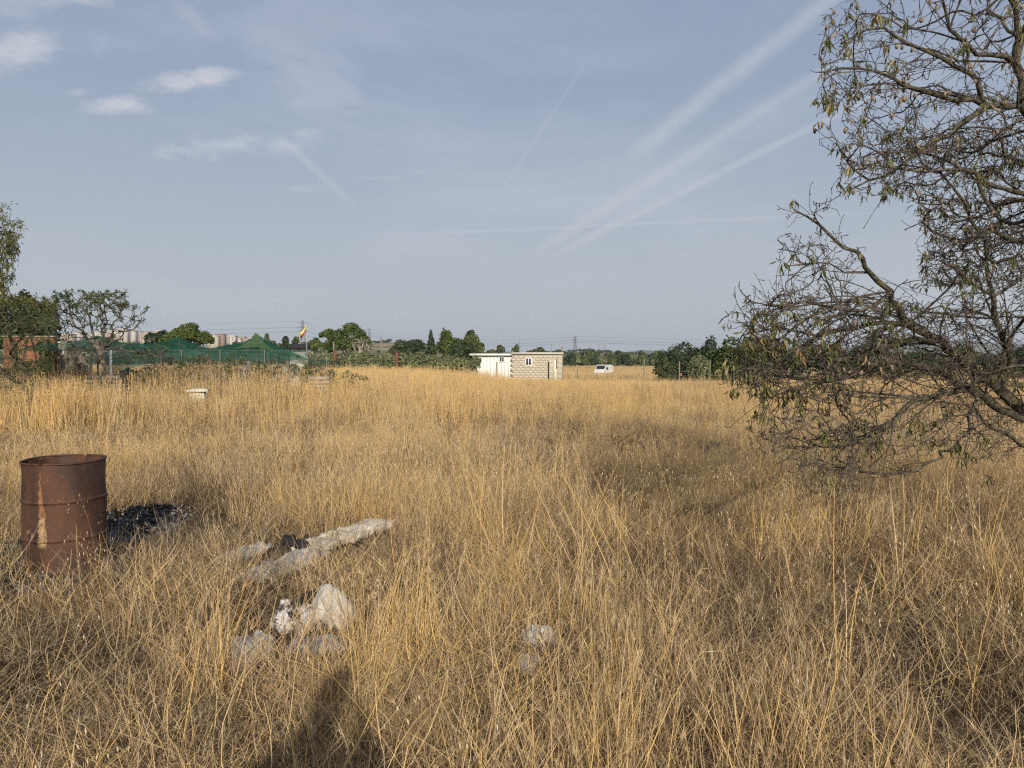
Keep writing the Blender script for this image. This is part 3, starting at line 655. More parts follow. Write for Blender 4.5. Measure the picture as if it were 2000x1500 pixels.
A = attract([(1600, 2050, 20, 200, 4.5, 6.2, 560), (1620, 2050, -120, 40, 4.6, 6.3, 320), (1650, 2050, 180, 330, 4.5, 6.2, 800), (1625, 1760, 260, 400, 4.4, 5.4, 200), (1720, 2050, 250, 400, 4.7, 6.4, 2000), (1790, 2050, 390, 560, 4.7, 6.4, 2700),
             (1850, 2050, 500, 760, 4.8, 6.4, 1300), (1700, 1900, 590, 740, 4.6, 6.0, 800), (1450, 1740, 560, 680, 4.4, 5.5, 620), (1430, 1760, 660, 780, 4.3, 5.6, 700), (1460, 1720, 750, 860, 4.3, 5.4, 420),
             (1560, 1780, 850, 925, 4.3, 5.0, 110), (1520, 1700, 455, 560, 4.5, 5.3, 150), (1640, 1850, 770, 870, 4.5, 5.4, 120), (1780, 1980, 740, 900, 4.7, 5.6, 260), (1560, 1680, 920, 965, 4.2, 4.6, 22),
             (1590, 1660, 110, 300, 4.4, 5.0, 40), (1405, 1490, 570, 770, 4.5, 5.0, 130), (1500, 1700, 840, 930, 4.3, 5.0, 150), (2050, 2700, -200, 760, 4.4, 7.8, 900), (1750, 2700, -520, -60, 4.6, 7.6, 900)])
cx_, cy_ = 1000+A[:, 0]/A[:, 1]*F, 692-(A[:, 2]-CAMH)/A[:, 1]*F
gap = (cx_ < 1770) & (cx_ > 1600) & (cy_ > 385) & (cy_ < 560) & (cy_ < 560-(1800-cx_)*0) & (cy_ < 405+(cx_-1560)*.62)
el = ((cx_-1640)/205)**2+((cy_-735)/215)**2
bad = ((cx_ < 1560) & (cy_ > 560) & (el > 1.0+.5*(rg.uniform(0, 1, len(A))**2))) | ((cx_ < 1780) & (cy_ > 405) & (cy_ < 452)) | ((cx_ < 1480) & (cy_ > 760)) | ((cx_ < 1460) & (cy_ < 600)) | ((cx_ < 1700) & (cy_ > 440) & (cy_ < 480) & (cx_ > 1640)) | ((cx_ > 1690) & (cx_ < 1800) & (cy_ > 455) & (cy_ < 590) & (rg.uniform(0, 1, len(A)) < .75))
A = A[~bad & ~gap & (fbm(A[:, 0]*1.6+A[:, 1], A[:, 2]*1.6, 5) > .38)]
off = np.array([(rnd.uniform(.78*y+.25, 6.8), y, rnd.uniform(1.2, 3.7)) for y in [rnd.uniform(2.4, 6.2) for _ in range(1500)]])
A = np.vstack([A, off])
sk.reach(A, .09, .45, .06, .006, maxlen=.6)
for px, py, Y in [(rnd.uniform(1525, 1650), rnd.uniform(392, 480), rnd.uniform(4.75, 5.0)) for _ in range(34)]+[(1583, 137, 4.7), (1606, 130, 4.7), (1516, 400, 4.8), (1583, 362, 4.85), (1625, 382, 4.9), (1545, 398, 4.85), (1442, 556, 4.7), (1403, 632, 4.65), (1430, 628, 4.65), (1392, 738, 4.6), (1400, 750, 4.6), (1588, 255, 4.6), (1600, 285, 4.6), (1550, 560, 4.7), (1448, 590, 4.7), (1690, 440, 4.9), (1760, 430, 5.0)]:
    sk.reach(np.array([P(px, py, Y)]), .06, .3, .2, .008, maxlen=1.6)
sk.radii(.0019, 2.55)
woody(sk, alm, .016, M['lichen'], M['twig'], spurs=14000)
org = np.array(alm.location)
tips = np.array(sk.tips); tips = tips[rg.uniform(0, 1, len(tips)) < .62]
thin = np.where(sk.r[:sk.n] < .0045)[0]; extra = thin[rg.uniform(0, 1, len(thin)) < .10]
src = np.concatenate([tips, extra]); lf = fbm(sk.p[src, 0]*1.1, sk.p[src, 2]*1.3, 15)
src = src[rg.uniform(0, 1, len(src)) < (sst(.42, .62, lf)*.75+.06)*np.where(sk.p[src, 2] < 2.2, .20, .15)*np.where(sk.p[src, 0] > sk.p[src, 1]*.74, 6, 1)*np.where((sk.p[src, 0] < sk.p[src, 1]*.53) & (sk.p[src, 2] > 2.5), 3.2, 1)]
# leaf density is higher on the outer left, and raised off-frame right to deepen shade
LP, LD = [], []
for i in src:
    n = rnd.randint(2, 7)
    for _ in range(n):
        LP.append(sk.p[i]-org+rg.normal(0, .012, 3)); d = rg.normal(0, .36, 3)+sk.dir[i]*.2+np.array([0, 0, -1.0]); LD.append(d)
LP = np.array(LP); LD = np.array(LD); nl = len(LP)
# the 300 leaves nearest the lens are parts of their own; the rest are one mass
lm = []
for i in range(6):
    mb = MB(); leaf_cards(mb, np.zeros((1, 3)), np.array([[0, 0, -1.]]), 1.0, .20, [.15, .4, .6, .8, .3, .98][i]); lm.append(mb.mesh('leaf', M['almond_leaf']))
W_ = LP+org; order = np.argsort(np.hypot(W_[:, 0]*.4, W_[:, 1])+(np.abs(W_[:, 0]/W_[:, 1]) > .68)*9)
for i in order[:300]:
    q = Vector(LD[i]).to_track_quat('-Z', 'Y').to_euler(); L = rnd.uniform(.06, .10)
    share('leaf', lm[rnd.randrange(6)], alm, LP[i], q, (L, L, L))
rest = order[300:]
mb = MB(); leaf_cards(mb, LP[rest], LD[rest], rg.uniform(.055, .10, len(rest)), rg.uniform(.010, .017, len(rest)), rg.uniform(0, 1, len(rest)))
mb.build('leaves', M['almond_leaf'], alm, kind='stuff')
# almonds still hanging in their split husks
am = []
for k in range(3):
    mb = MB(); t = np.linspace(0, math.pi, 7); 
    prof = np.stack([np.sin(t)*(.0095+.001*k), -.034*(1-np.cos(t))/2], 1)
    an = np.arange(8)*math.pi/4
    G = np.stack([prof[:, None, 0]*np.cos(an)[None]*1.15, prof[:, None, 0]*np.sin(an)[None]*(.8+.06*k), np.broadcast_to(prof[:, None, 1], (7, 8))], -1)
    G = np.concatenate([G, G[:, :1]], 1); mb.grid(G); am.append(mb.mesh('almond', M['husk'], True))
cand = thin[(sk.p[thin, 1] < 5.3)]; px_ = 1000+sk.p[cand, 0]/sk.p[cand, 1]*F; py_ = 692-(sk.p[cand, 2]-CAMH)/sk.p[cand, 1]*F
w_ = np.where(py_ < 260, 1.0, np.where(py_ < 420, .35, .16))*(px_ < 2000)*(py_ > 0)*(1+(px_ < 1780)*(py_ < 230)*1.5)
for i in rg.choice(cand, 120, replace=False, p=w_/w_.sum()):
    s_ = rnd.uniform(.85, 1.25); share('almond', am[rnd.randrange(3)], alm, sk.p[i]-org, (rnd.uniform(-.5, .5), rnd.uniform(-.5, .5), rnd.uniform(0, 6)), (s_, s_, s_))

# low almond at the left edge, trunks leaning left
def base(px, py, Y=None):
    p = Pg(px, py); p[2] = float(gz(p[0], p[1])); return p
LB = base(98, 850)
lt = thing('almond_tree', 'leafy almond tree at the left edge with thin mottled trunks leaning left', 'tree', tuple(LB))
sk = Skeleton(); D = LB[1]
sk.limb([LB]+poly([(92, 825, D), (78, 795, D), (55, 765, D-.1), (20, 735, D-.2), (-40, 690, D-.3), (-90, 600, D)]), .05, .02)
sk.limb([P(92, 825, D)]+poly([(75, 780, D+.2), (60, 745, D+.3), (35, 700, D+.3), (10, 620, D), (0, 520, D), (-20, 430, D)]), .036, .012)
sk.limb([P(60, 745, D+.3)]+poly([(70, 700, D+.3), (60, 660, D), (80, 620, D)]), .02, .008)
sk.limb([P(35, 700, D+.3)]+poly([(20, 690, D), (60, 640, D-.5)]), .02, .008)
sk.limb([P(78, 795, D)]+poly([(100, 770, D), (120, 800, D-.2)]), .02, .008)
A = attract([(-180, 20, 400, 520, D-1.5, D+1.5, 260), (-180, 42, 430, 500, D-1, D+1, 160), (-200, 26, 500, 640, D-1.6, D+1.6, 420), (-180, 112, 580, 730, D-1.6, D+1.2, 900), (-100, 70, 690, 790, D-1.2, D+1, 140), (0, 130, 600, 660, D-.8, D+.8, 60)])
sk.reach(A, .25, .3, .15, .03, maxlen=3); sk.radii(.0035, 2.5)
woody(sk, lt, .026, M['lichen'], M['twig'], 'twigs', spurs=1500, sides=6)
def leafy(sk, root, mat, frac, n0, n1, L0, L1, w, down=-.8, zmin=None, sp=.05):
    org = np.array(root.location); th_ = np.where(sk.r[:sk.n] < .009)[0]; th_ = th_[rg.uniform(0, 1, len(th_)) < frac]
    if zmin is not None: th_ = th_[sk.p[th_, 2] > zmin]
    k = rg.integers(n0, n1+1, len(th_)); ii = np.repeat(th_, k)
    p = sk.p[ii]-org+rg.normal(0, sp, (len(ii), 3)); d = rg.normal(0, .6, (len(ii), 3))+np.array([0, 0, down]); n = len(ii)
    tt = .5*rg.uniform(0, 1, n)+.5*np.repeat(rg.uniform(0, 1, len(th_)), k)
    mb = MB(); leaf_cards(mb, p, d, rg.uniform(L0, L1, n), w, tt); mb.build('leaves', mat, root, kind='stuff')
leafy(sk, lt, M['almond_leaf'], .95, 4, 9, .07, .12, .026, zmin=vz(600, D))
# the upper crown is in full leaf, the lower twigs almost bare
lt_low = np.where((sk.r[:sk.n] < .008) & (sk.p[:sk.n, 2] < vz(600, D)))[0]; lt_low = lt_low[rg.uniform(0, 1, len(lt_low)) < .5]
mb = MB(); ii = np.repeat(lt_low, 5); leaf_cards(mb, sk.p[ii]-np.array(lt.location)+rg.normal(0, .04, (len(ii), 3)), rg.normal(0, .6, (len(ii), 3))+np.array([0, 0, -.4]), rg.uniform(.05, .09, len(ii)), .018, rg.uniform(.2, .9, len(ii))); mb.build('low_leaves', M['fig_leaf'], lt, kind='stuff')

# umbrella shaped sparse tree in front of the fence
D = 17.6; UB = P(205, 790, D); UB[2] = float(gz(UB[0], D))
ut = thing('small_tree', 'small umbrella shaped tree with sparse tufted leaves before the green netting', 'tree', tuple(UB))
sk = Skeleton()
sk.limb([UB]+poly([(204, 740, D), (200, 705, D), (192, 680, D)]), .045, .036)
for b in ([(170, 668, D), (150, 640, D-.3), (125, 612, D-.4), (112, 588, D-.3)], [(180, 650, D+.2), (172, 620, D+.4), (160, 590, D+.5)], [(200, 655, D), (205, 625, D), (200, 590, D)], [(215, 660, D-.2), (225, 630, D-.4), (240, 600, D-.4)],
          [(222, 668, D+.1), (248, 645, D), (275, 622, D), (288, 608, D)], [(240, 684, D-.2), (285, 690, D-.3), (320, 700, D-.3)], [(160, 690, D-.3), (140, 715, D-.4)]):
    sk.limb([P(192, 680, D)]+poly(b), .026, .007, wob=.03)
A = attract([(102, 250, 568, 600, D-1.2, D+1.2, 200), (100, 270, 595, 640, D-1.1, D+1.1, 210), (110, 240, 635, 670, D-.8, D+.8, 80), (255, 292, 598, 640, D-.5, D+.5, 22), (130, 330, 670, 710, D-.9, D+.4, 110)])
sk.reach(A, .2, .35, .12, .03, maxlen=2); sk.radii(.0045, 2.4)
woody(sk, ut, .026, M['greybark'], M['twig'], spurs=600, sides=6)
tp = np.array(sk.tips); tp = tp[(sk.p[tp, 2] > vz(600, D)) | (rg.uniform(0, 1, len(tp)) < .45)]
ii = np.repeat(tp, 6); mb = MB(); leaf_cards(mb, sk.p[ii]-np.array(ut.location), rg.normal(0, .8, (len(ii), 3))+np.array([0, 0, .25]), rg.uniform(.05, .10, len(ii)), .026, rg.uniform(0, 1, len(ii)), curl=.1); mb.build('leaves', M['fig_leaf'], ut, kind='stuff')

# ------------------------------------------------------------------ leafy crowns of the farther trees
def crown(mb, lobes, n, size, asp=.7, up=.3, shell=(.72, 1.06)):
    lobes = np.asarray(lobes, float); vol = (lobes[:, 3]*lobes[:, 4])**1.0; pick = rg.choice(len(lobes), n, p=vol/vol.sum()); L = lobes[pick]
    d = rg.normal(0, 1, (n, 3)); d /= np.linalg.norm(d, axis=1)[:, None]; d[:, 2] = np.where(d[:, 2] < -.35, -d[:, 2], d[:, 2])
    r = rg.uniform(*shell, n)*(1+.34*(fbm(d[:, 0]*3+pick, d[:, 2]*3+d[:, 1]*2, 4)-.5)*2)
    p = L[:, :3]+d*r[:, None]*np.stack([L[:, 3], L[:, 3], L[:, 4]], 1)
    # drop faces buried deep inside another lobe
    ok = np.ones(n, bool)
    for q in lobes: ok &= (((p[:, 0]-q[0])/q[3])**2+((p[:, 1]-q[1])/q[3])**2+((p[:, 2]-q[2])/q[4])**2) > .45
    p, d, pick = p[ok], d[ok], pick[ok]; n = len(p)
    nrm = d*.8+rg.normal(0, .6, (n, 3))+np.array([0, 0, up]); nrm /= np.linalg.norm(nrm, axis=1)[:, None]
    a = np.cross(nrm, rg.normal(0, 1, (n, 3))); a /= np.linalg.norm(a, axis=1)[:, None]; b = np.cross(nrm, a)
    s_ = size*rg.uniform(.5, 1.3, n)[:, None]
    vv = np.stack([p-a*s_, p-b*s_*asp, p+a*s_, p+b*s_*asp*.8], 1).reshape(-1, 3)
    tint = np.clip(.5*rg.uniform(0, 1, n)+.5*rg.uniform(0, 1, len(lobes))[pick], 0, 1)
    mb.add(vv, q=np.arange(n*4).reshape(-1, 4), a=np.repeat(tint, 4))
def tree(name, label, cx, y_top, y_bot, w, Y, mat, shape='round', n=5000, leaf=None, trunk=True, group=None, lob=16, seed=None, skirt=False):
    """cx, w, y_top, y_bot measured in the photograph at the distance Y"""
    X = ux(cx, Y); zt = vz(y_top, Y); zb = vz(y_bot, Y); z0 = float(gz(X, Y)); rad = w/2/F*Y; H = zt-z0
    root = thing(name, label, 'tree' if 'tree' in name or name in ('stone_pine', 'cypress') else 'shrub', (X, Y, z0), 0, group)
    hz0, hz1 = zb-z0, zt-z0; ch = hz1-hz0; L = []
    for i in range(lob):
        a = rnd.uniform(0, 2*math.pi)
        if shape == 'dome':   # umbrella pine
            q = rnd.uniform(0, 1)**.5; r = rad*q*.78; z = hz0+ch*(.12+.58*(1-q**2)*rnd.uniform(.6, 1.05)); R1 = rad*rnd.uniform(.24, .38); R2 = ch*rnd.uniform(.20, .28)
        elif shape == 'cone':
            t = i/lob; r = rad*(1-t)*.45*rnd.random(); z = hz0+ch*(t*.92+.04); R1 = rad*(1.02-t)*.85+.1; R2 = ch*.11
        elif shape == 'tall':
            t = rnd.random(); r = rad*.6*rnd.random()**.5*math.sin(math.pi*(.15+.8*t)); z = hz0+ch*(.1+.78*t); R1 = rad*rnd.uniform(.3, .48); R2 = ch*rnd.uniform(.12, .18)
        else:
            q = rnd.uniform(0, 1)**.5; r = rad*q*.72; z = hz0+ch*rnd.uniform(.22, .80-.34*q*q); R1 = rad*rnd.uniform(.26, .42); R2 = ch*rnd.uniform(.18, .28)
        L.append((r*math.cos(a), r*math.sin(a), z, R1, R2))
    L = np.array(L); zt_ = (L[:, 2]+L[:, 4]).max(); zb_ = (L[:, 2]-L[:, 4]*.6).min(); kz = (hz1-hz0)/(zt_-zb_); L[:, 2] = hz0+(L[:, 2]-zb_)*kz; L[:, 4] *= kz
    kx = rad/np.maximum((L[:, 0]+L[:, 3]).max(), -(L[:, 0]-L[:, 3]).min()); L[:, [0, 1]] *= kx; L[:, 3] *= min(kx, 1.25)
    mb = MB(); crown(mb, L, n, leaf or rad*.05); mb.build('crown', mat, root)
    if trunk:
        t = MB(); zz = np.linspace(-.1, hz0+ch*.55, 8); r0 = max(.05*H, .06)
        t.tube(np.stack([.04*H*np.sin(zz*.8), 0*zz, zz], 1), np.linspace(r0, r0*.45, 8), 7)
        for i in range(7):
            q = L[i % len(L)]; z1 = hz0*rnd.uniform(.6, .95); t.tube(resample([(0, 0, z1), (q[0]*.5, q[1]*.5, z1+(q[2]-z1)*.6), (q[0], q[1], q[2])], H/8), np.linspace(r0*.4, r0*.08, len(resample([(0, 0, z1), (q[0]*.5, q[1]*.5, z1+(q[2]-z1)*.6), (q[0], q[1], q[2])], H/8))), 5)
        t.build('trunk', M['greybark'], root, smooth=True)
    return root
tree('leafy_tree', 'dense dark green tree behind the orange wall at the left', 50, 572, 700, 150, 24, M['darkleaf'], n=14000, leaf=.075, lob=26)
tree('stone_pine', 'rounded stone pine rising behind the first green tent peak', 368, 631, 676, 106, 62, M['pine'], 'dome', n=11000, leaf=.10, lob=26)
tree('leafy_tree', 'low dark tree touching the left side of the rounded pine', 312, 645, 684, 54, 64, M['darkleaf'], n=4500, leaf=.10)
tree('stone_pine', 'wide stone pine right of the flag with a bare grey thicket beneath', 682, 632, 690, 92, 82, M['pine'], 'dome', n=12000, leaf=.13, lob=30)
tree('leafy_tree', 'smaller pine joined to the left of the wide stone pine', 641, 643, 690, 38, 84, M['pine'], 'tall', n=4500, leaf=.13)
tree('leafy_tree', 'green hedge like tree between the flagpole and the wide pine', 612, 660, 690, 56, 92, M['midgreen'], n=4500, leaf=.14)
tree('leafy_tree', 'dark round tree left of the pointed cypress', 800, 663, 700, 66, 95, M['darkleaf'], n=4500, leaf=.14)
tree('leafy_tree', 'grey green tree at the foot of the terraced hill', 775, 670, 694, 34, 105, M['scrub'], n=2500, leaf=.15)
tree('cypress', 'dark pointed cypress rising above the trees behind the huts', 842, 644, 694, 26, 98, M['darkleaf'], 'cone', n=4200, leaf=.13, lob=22)
tree('leafy_tree', 'bright green round pine beside the pointed cypress', 880, 643, 700, 76, 92, M['pine'], n=8500, leaf=.15, lob=24)
tree('leafy_tree', 'feathery light green tree behind the white hut', 920, 646, 700, 42, 90, M['midgreen'], 'round', n=6500, leaf=.15, lob=18)
tree('leafy_tree', 'low dark tree just left of the white hut', 908, 668, 716, 70, 78, M['darkleaf'], n=7500, leaf=.12)
tree('leafy_tree', 'small yellowish tree at the right of the group behind the white hut', 935, 664, 700, 24, 88, M['midgreen'], n=2500, leaf=.13)
tree('leafy_tree', 'pair of slim poplars above the white hut roof', 977, 674, 696, 24, 210, M['scrub'], 'tall', n=1800, leaf=.25)
tree('leafy_tree', 'small bent tree above the join of the two huts', 1007, 672, 692, 16, 180, M['midgreen'], n=1600, leaf=.22)
tree('leafy_tree', 'long low tree seen over the roof of the block hut', 1050, 679, 695, 46, 190, M['scrub'], n=2600, leaf=.25)
tree('leafy_tree', 'low round tree seen over the white hut roof', 958, 683, 700, 22, 170, M['midgreen'], n=1600, leaf=.22)
tree('leafy_tree', 'slim tree with a light top right of the green tent', 523, 652, 690, 16, 110, M['midgreen'], 'tall', n=1600, leaf=.15)
tree('leafy_tree', 'pale feathery tree behind the green tent peak', 500, 652, 690, 18, 112, M['olive'], 'tall', n=1600, leaf=.15)
tree('leafy_tree', 'dark clipped tree left of the flagpole', 559, 657, 690, 24, 104, M['darkleaf'], 'tall', n=2600, leaf=.15)
tree('leafy_tree', 'light green poplar just left of the flagpole', 579, 658, 690, 16, 106, M['midgreen'], 'tall', n=1700, leaf=.15)
tree('leafy_tree', 'low green tree between the two tent peaks', 460, 668, 692, 44, 120, M['scrub'], n=2400, leaf=.18)
tree('leafy_tree', 'low tree right of the green tent among the hedges', 538, 666, 692, 30, 108, M['scrub'], n=2000, leaf=.16)
# right hand bushes
tree('evergreen_bush', 'dark evergreen bush at the left end of the right hand thicket', 1328, 667, 750, 100, 60, M['darkleaf'], n=9000, leaf=.10, lob=24, trunk=False)
tree('evergreen_bush', 'tallest dark bush with a ragged top in the right hand thicket', 1380, 656, 750, 96, 62, M['darkleaf'], n=9000, leaf=.10, lob=24, trunk=False)
tree('evergreen_bush', 'rounded lighter green bush in front of the right hand thicket', 1366, 692, 750, 50, 55, M['olive'], n=6500, leaf=.08, lob=20, trunk=False)
tree('evergreen_bush', 'grey green bush low at the left of the thicket', 1303, 696, 750, 36, 56, M['scrub'], n=4000, leaf=.08, trunk=False)
tree('evergreen_bush', 'bright green young pine bush beside the almond twigs', 1438, 657, 750, 110, 60, M['pine'], n=11000, leaf=.12, lob=26, trunk=False)
tree('evergreen_bush', 'broad dark bush seen through the almond branches', 1508, 652, 750, 130, 61, M['darkleaf'], n=12000, leaf=.11, lob=28, trunk=False)
for i, (cx, yt, w, Y, mt, lb) in enumerate([(1590, 668, 120, 64, 'darkleaf', 'dark bush seen through the lower almond limbs'), (1690, 672, 120, 66, 'scrub', 'dull green bush behind the mossy limb of the almond'), (1790, 676, 130, 68, 'darkleaf', 'low dark bush right of the mossy limb'), (1890, 676, 130, 70, 'scrub', 'scrubby bush near the right edge behind the almond'), (1990, 672, 130, 66, 'darkleaf', 'dark bush at the right edge behind the almond')]):
    tree('evergreen_bush', lb, cx, yt, 750, w, Y, M[mt], n=7000, leaf=.13, lob=22, trunk=False)
# woodland strip behind the van
desc = ['round', 'broad', 'low', 'tall', 'flat topped', 'ragged']
for i in range(11):
    cx = 1108+i*18+rnd.uniform(-4, 4); Y = 205+rnd.uniform(0, 25)
    tree('green_shrub', f'{desc[i % 6]} {["dark", "olive", "mid green"][i % 3]} shrub in the strip behind the white van, {["first", "second", "third", "fourth", "fifth", "sixth", "seventh", "eighth", "ninth", "tenth", "eleventh"][i]} from the block hut', cx, 692+rnd.uniform(-3, 6), 718, 26+rnd.uniform(0, 10), Y, M[['darkleaf', 'olive', 'midgreen'][i % 3]], n=2600, leaf=.32, lob=12, trunk=False, group='shrubs in the strip behind the van')
for i in range(9):
    cx = 1116+i*22+rnd.uniform(-5, 5); Y = 290+rnd.uniform(0, 40)
    tree('green_shrub', f'distant {["bushy", "dark", "dull green"][i % 3]} shrub of the row under the hill, {["first", "second", "third", "fourth", "fifth", "sixth", "seventh", "eighth", "ninth"][i]} from the left', cx, 686+rnd.uniform(-1, 5), 712, 30, Y, M[['scrub', 'darkleaf', 'midgreen'][i % 3]], n=1500, leaf=.5, lob=10, trunk=False, group='shrubs of the far row under the hill')
# olive hedge along the middle
for i in range(15):
    cx = 606+i*22+rnd.uniform(-4, 4); Y = 50+rnd.uniform(0, 8)
    tree('hedge_shrub', f'silvery olive green {["bush", "clump", "rounded bush"][i % 3]} of the hedge between tents and huts, {["first", "second", "third", "fourth", "fifth", "sixth", "seventh", "eighth", "ninth", "tenth", "eleventh", "twelfth", "thirteenth", "fourteenth", "fifteenth"][i]} from the left', cx, 684+rnd.uniform(0, 8)+max(0, i-10)*2, 740, 42+rnd.uniform(0, 14), Y, M['olive'], n=3200, leaf=.085, lob=12, trunk=False, group='olive hedge bushes')
# bare grey thicket under the wide pine
D = 76.; bt = thing('bare_bush', 'leafless pale grey bush under the wide stone pine', 'shrub', (ux(706, D), D, float(gz(ux(706, D), D))))
sk = Skeleton(); o_ = np.array(bt.location)
sk.limb([o_, o_+np.array([0, 0, .6])], .08, .06)
for a in range(7): sk.limb([o_+np.array([0, 0, .5]), P(700+rnd.uniform(-18, 24), 668+rnd.uniform(-4, 8), D)], .05, .02, .5)
sk.reach(attract([(690, 728, 662, 700, D-1, D+1, 120)]), .5, .3, .2, .06, maxlen=5); sk.radii(.018, 2.4)
woody(sk, bt, .07, M['greybark'], pmat('bleached_twigs', [(.30, .25, .20), (.42, .37, .31)], 5, .2), sides=5)

# scrub covering the low hills and the far plain (a mass nobody could count)
protos_s = bpy.data.collections.new('clumps_scrubmass')
for i in range(5):
    mb = MB(); crown(mb, [(rnd.uniform(-1, 1), rnd.uniform(-1, 1), rnd.uniform(.8, 1.8), rnd.uniform(.8, 1.6), rnd.uniform(.7, 1.3)) for _ in range(7)], 520, .34)
    o = bpy.data.objects.new('clump_scrub_%02d' % i, mb.mesh('clump_scrub', M['scrub'] if i % 2 else M['darkleaf'])); protos_s.objects.link(o)
protos['scrubmass'] = (protos_s, 5)
def wedge2(y0, y1, n): y = np.sqrt(rg.uniform(y0**2, y1**2, n)); x = rg.uniform(-.78, .78, n)*y; return x, y
place('hill_scrub', 'scrubmass', wedge2(240, 900, 6500), lambda x, y: sst(.30, .50, fbm(x*.012, y*.006, 7))*.95+.05, lambda x, y: .5+0*x, lambda x, y: .38+y/1300, 'green scrub and copses covering the low hills', tilt=0, use_keep=False)

# ------------------------------------------------------------------ huts, van, posts
M['white_wall'] = pmat('white_painted_wall', [(.70, .68, .62), (.78, .77, .73), (.55, .50, .42)], 1.5, .15, .8, stretch=(2, 2, .6), thr=(.3, .7))
M['block'] = pmat('concrete_block', [(.44, .39, .31), (.50, .45, .36), (.40, .355, .28)], 2.2, .3, .95)
M['mortar'] = pmat('mortar', [(.42, .375, .30), (.47, .42, .335)], 5, .3, .95)
M['cement'] = pmat('cement_cap', [(.50, .47, .40), (.60, .57, .50)], 3, .2, .9)
M['dark'] = pmat('dark_opening', [(.015, .017, .02), (.03, .03, .035)], 3, .1, .35)
M['pvc'] = pmat('white_frame', [(.78, .78, .76), (.82, .82, .80)], 3, .05, .5)
M['roofing'] = pmat('roof_sheet', [(.24, .25, .27), (.33, .34, .36)], 2, .2, .7)
M['fiber'] = pmat('wood_grey', [(.24, .20, .15), (.38, .33, .26), (.15, .12, .09)], 3, .4, .9, stretch=(1, 1, 6))
D = 61.; s1 = D/F
def px2(px): return ux(px, D)
zg = float(gz(px2(1000), D)); h_w = vz(692, D)-zg
wh = thing('white_hut', 'low white painted hut with two dark windows, joined to the block hut', 'hut', (px2(961), D, zg))
w2 = (1000-923)/2*s1
nP = 11
for i in range(nP):
    x0 = -w2+i*2*w2/nP; box_obj('wall_panel', (x0+w2/nP, 0, h_w/2-.05), (w2/nP-.004, .05+.0015*(i % 3), h_w/2-.02), M['white_wall'], wh)
box_obj('back_wall', (0, 2.9, h_w/2-.08), (w2-.03, .06, h_w/2-.05), M['white_wall'], wh)
for sx in (-1, 1): box_obj('side_wall', (sx*(w2-.08), 1.48, h_w/2-.08), (.05, 1.34, h_w/2-.05), M['white_wall'], wh)
box_obj('roof', (-.05, 1.4, h_w+.04), (w2+.16, 1.75, .035), M['roofing'], wh)
box_obj('fascia', (-.05, -.36, h_w-.03), (w2+.16, .03, .07), M['white_wall'], wh)
def window(parent, cx, cz, w, h, yy=-.07, t=.022):
    f = MB()
    f.box((0, 0, h/2), (w/2, .04, t)); f.box((0, 0, -h/2), (w/2+t*1.4, .05, t)); f.box((-w/2, 0, 0), (t, .04, h/2)); f.box((w/2, 0, 0), (t, .04, h/2)); f.box((0, .003, 0), (t*.8, .035, h/2))
    o = f.build('window', M['pvc'], parent); o.location = (cx, yy, cz)
    p = MB(); p.box((-w/4, .015, 0), (w/4-.03, .01, h/2-.04)); q = p.build('pane', M['dark'], o)
    p = MB(); p.box((w/4, .015, 0), (w/4-.03, .01, h/2-.04)); q = p.build('pane', M['dark'], o)
    return o
for c_, w_, y_ in ((935.5, 11.5, 703.5), (980, 8.5, 702)):
    window(wh, px2(c_)-wh.location[0], vz(y_, D)-zg, w_*s1, 9.5*s1, -.085)
box_obj('door_post', (px2(970)-wh.location[0], -.12, .95), (.05, .05, .95), M['fiber'], wh)
low = box_obj('low_wall', (px2(912), D+1, float(gz(px2(912), D))+vz(709, D)-zg-.5), (.75, .08, .5), M['cement']); tag(low, 'short grey wall at the left end of the white hut', 'wall')
# block hut
bw = (1098-1000)/2*s1; h_b = vz(690, D)-zg
bh = thing('block_hut', 'unplastered grey block hut with white window beside the white hut', 'hut', (px2(1049), D-.25, zg))
XW = (px2(1032)-px2(1049), px2(1083)-px2(1049))
box_obj('wall_core', (0, .0, h_b/2-.06), (bw-.02, .079, h_b/2-.06), M['mortar'], bh)
box_obj('back_wall', (0, 3.6, h_b/2-.06), (bw-.02, .08, h_b/2-.06), M['mortar'], bh)
for sx in (-1, 1): box_obj('side_wall', (sx*(bw-.1), 1.87, h_b/2-.06), (.08, 1.62, h_b/2-.07), M['block'], bh)
blk = MB().box((0, 0, 0), (.196, .1, .0965)).mesh('block', M['block']); half = MB().box((0, 0, 0), (.097, .1, .0965)).mesh('block', M['block'])
wz = vz(706.5, D)-zg; ww_, wh_ = 11*s1, 14*s1
dxc = px2(1084)-px2(1049); dw = 6*s1
row = 0; z = .1
while z < h_b-.12:
    x = -bw+.1+(0 if row % 2 else -.2)
    while x < bw-.1:
        x += .2
        if abs(x-XW[0]) < ww_/2+.17 and abs(z-wz) < wh_/2+.08: x += .2; continue
        if abs(x-dxc) < dw/2+.16 and z < vz(701, D)-zg: x += .2; continue
        if x > bw-.21: break
        share('block', blk, bh, (x, .015+rnd.uniform(-.003, .003), z), (0, 0, rnd.uniform(-.006, .006))); x += .2
    z += .2; row += 1
cap = MB(); cap.box((0, 1.7, h_b+.0), (bw+.06, 2.0, .07)); cap.build('roof', M['cement'], bh)
window(bh, XW[0], wz, ww_, wh_, -.108, .038)
dr = MB(); dr.box((dxc, -.085, (vz(702, D)-zg)/2), (dw/2, .03, (vz(702, D)-zg)/2)); dr.build('door', pmat('beige_door', [(.55, .50, .40), (.66, .62, .52)], 3, .1), bh)
dk = MB(); dk.box((dxc+dw*.42, -.095, vz(711, D)-zg), (dw*.12, .035, .42)); dk.build('door_gap_shade', M['dark'], bh)  # dark slab on the door face, standing in for the shade of a gap
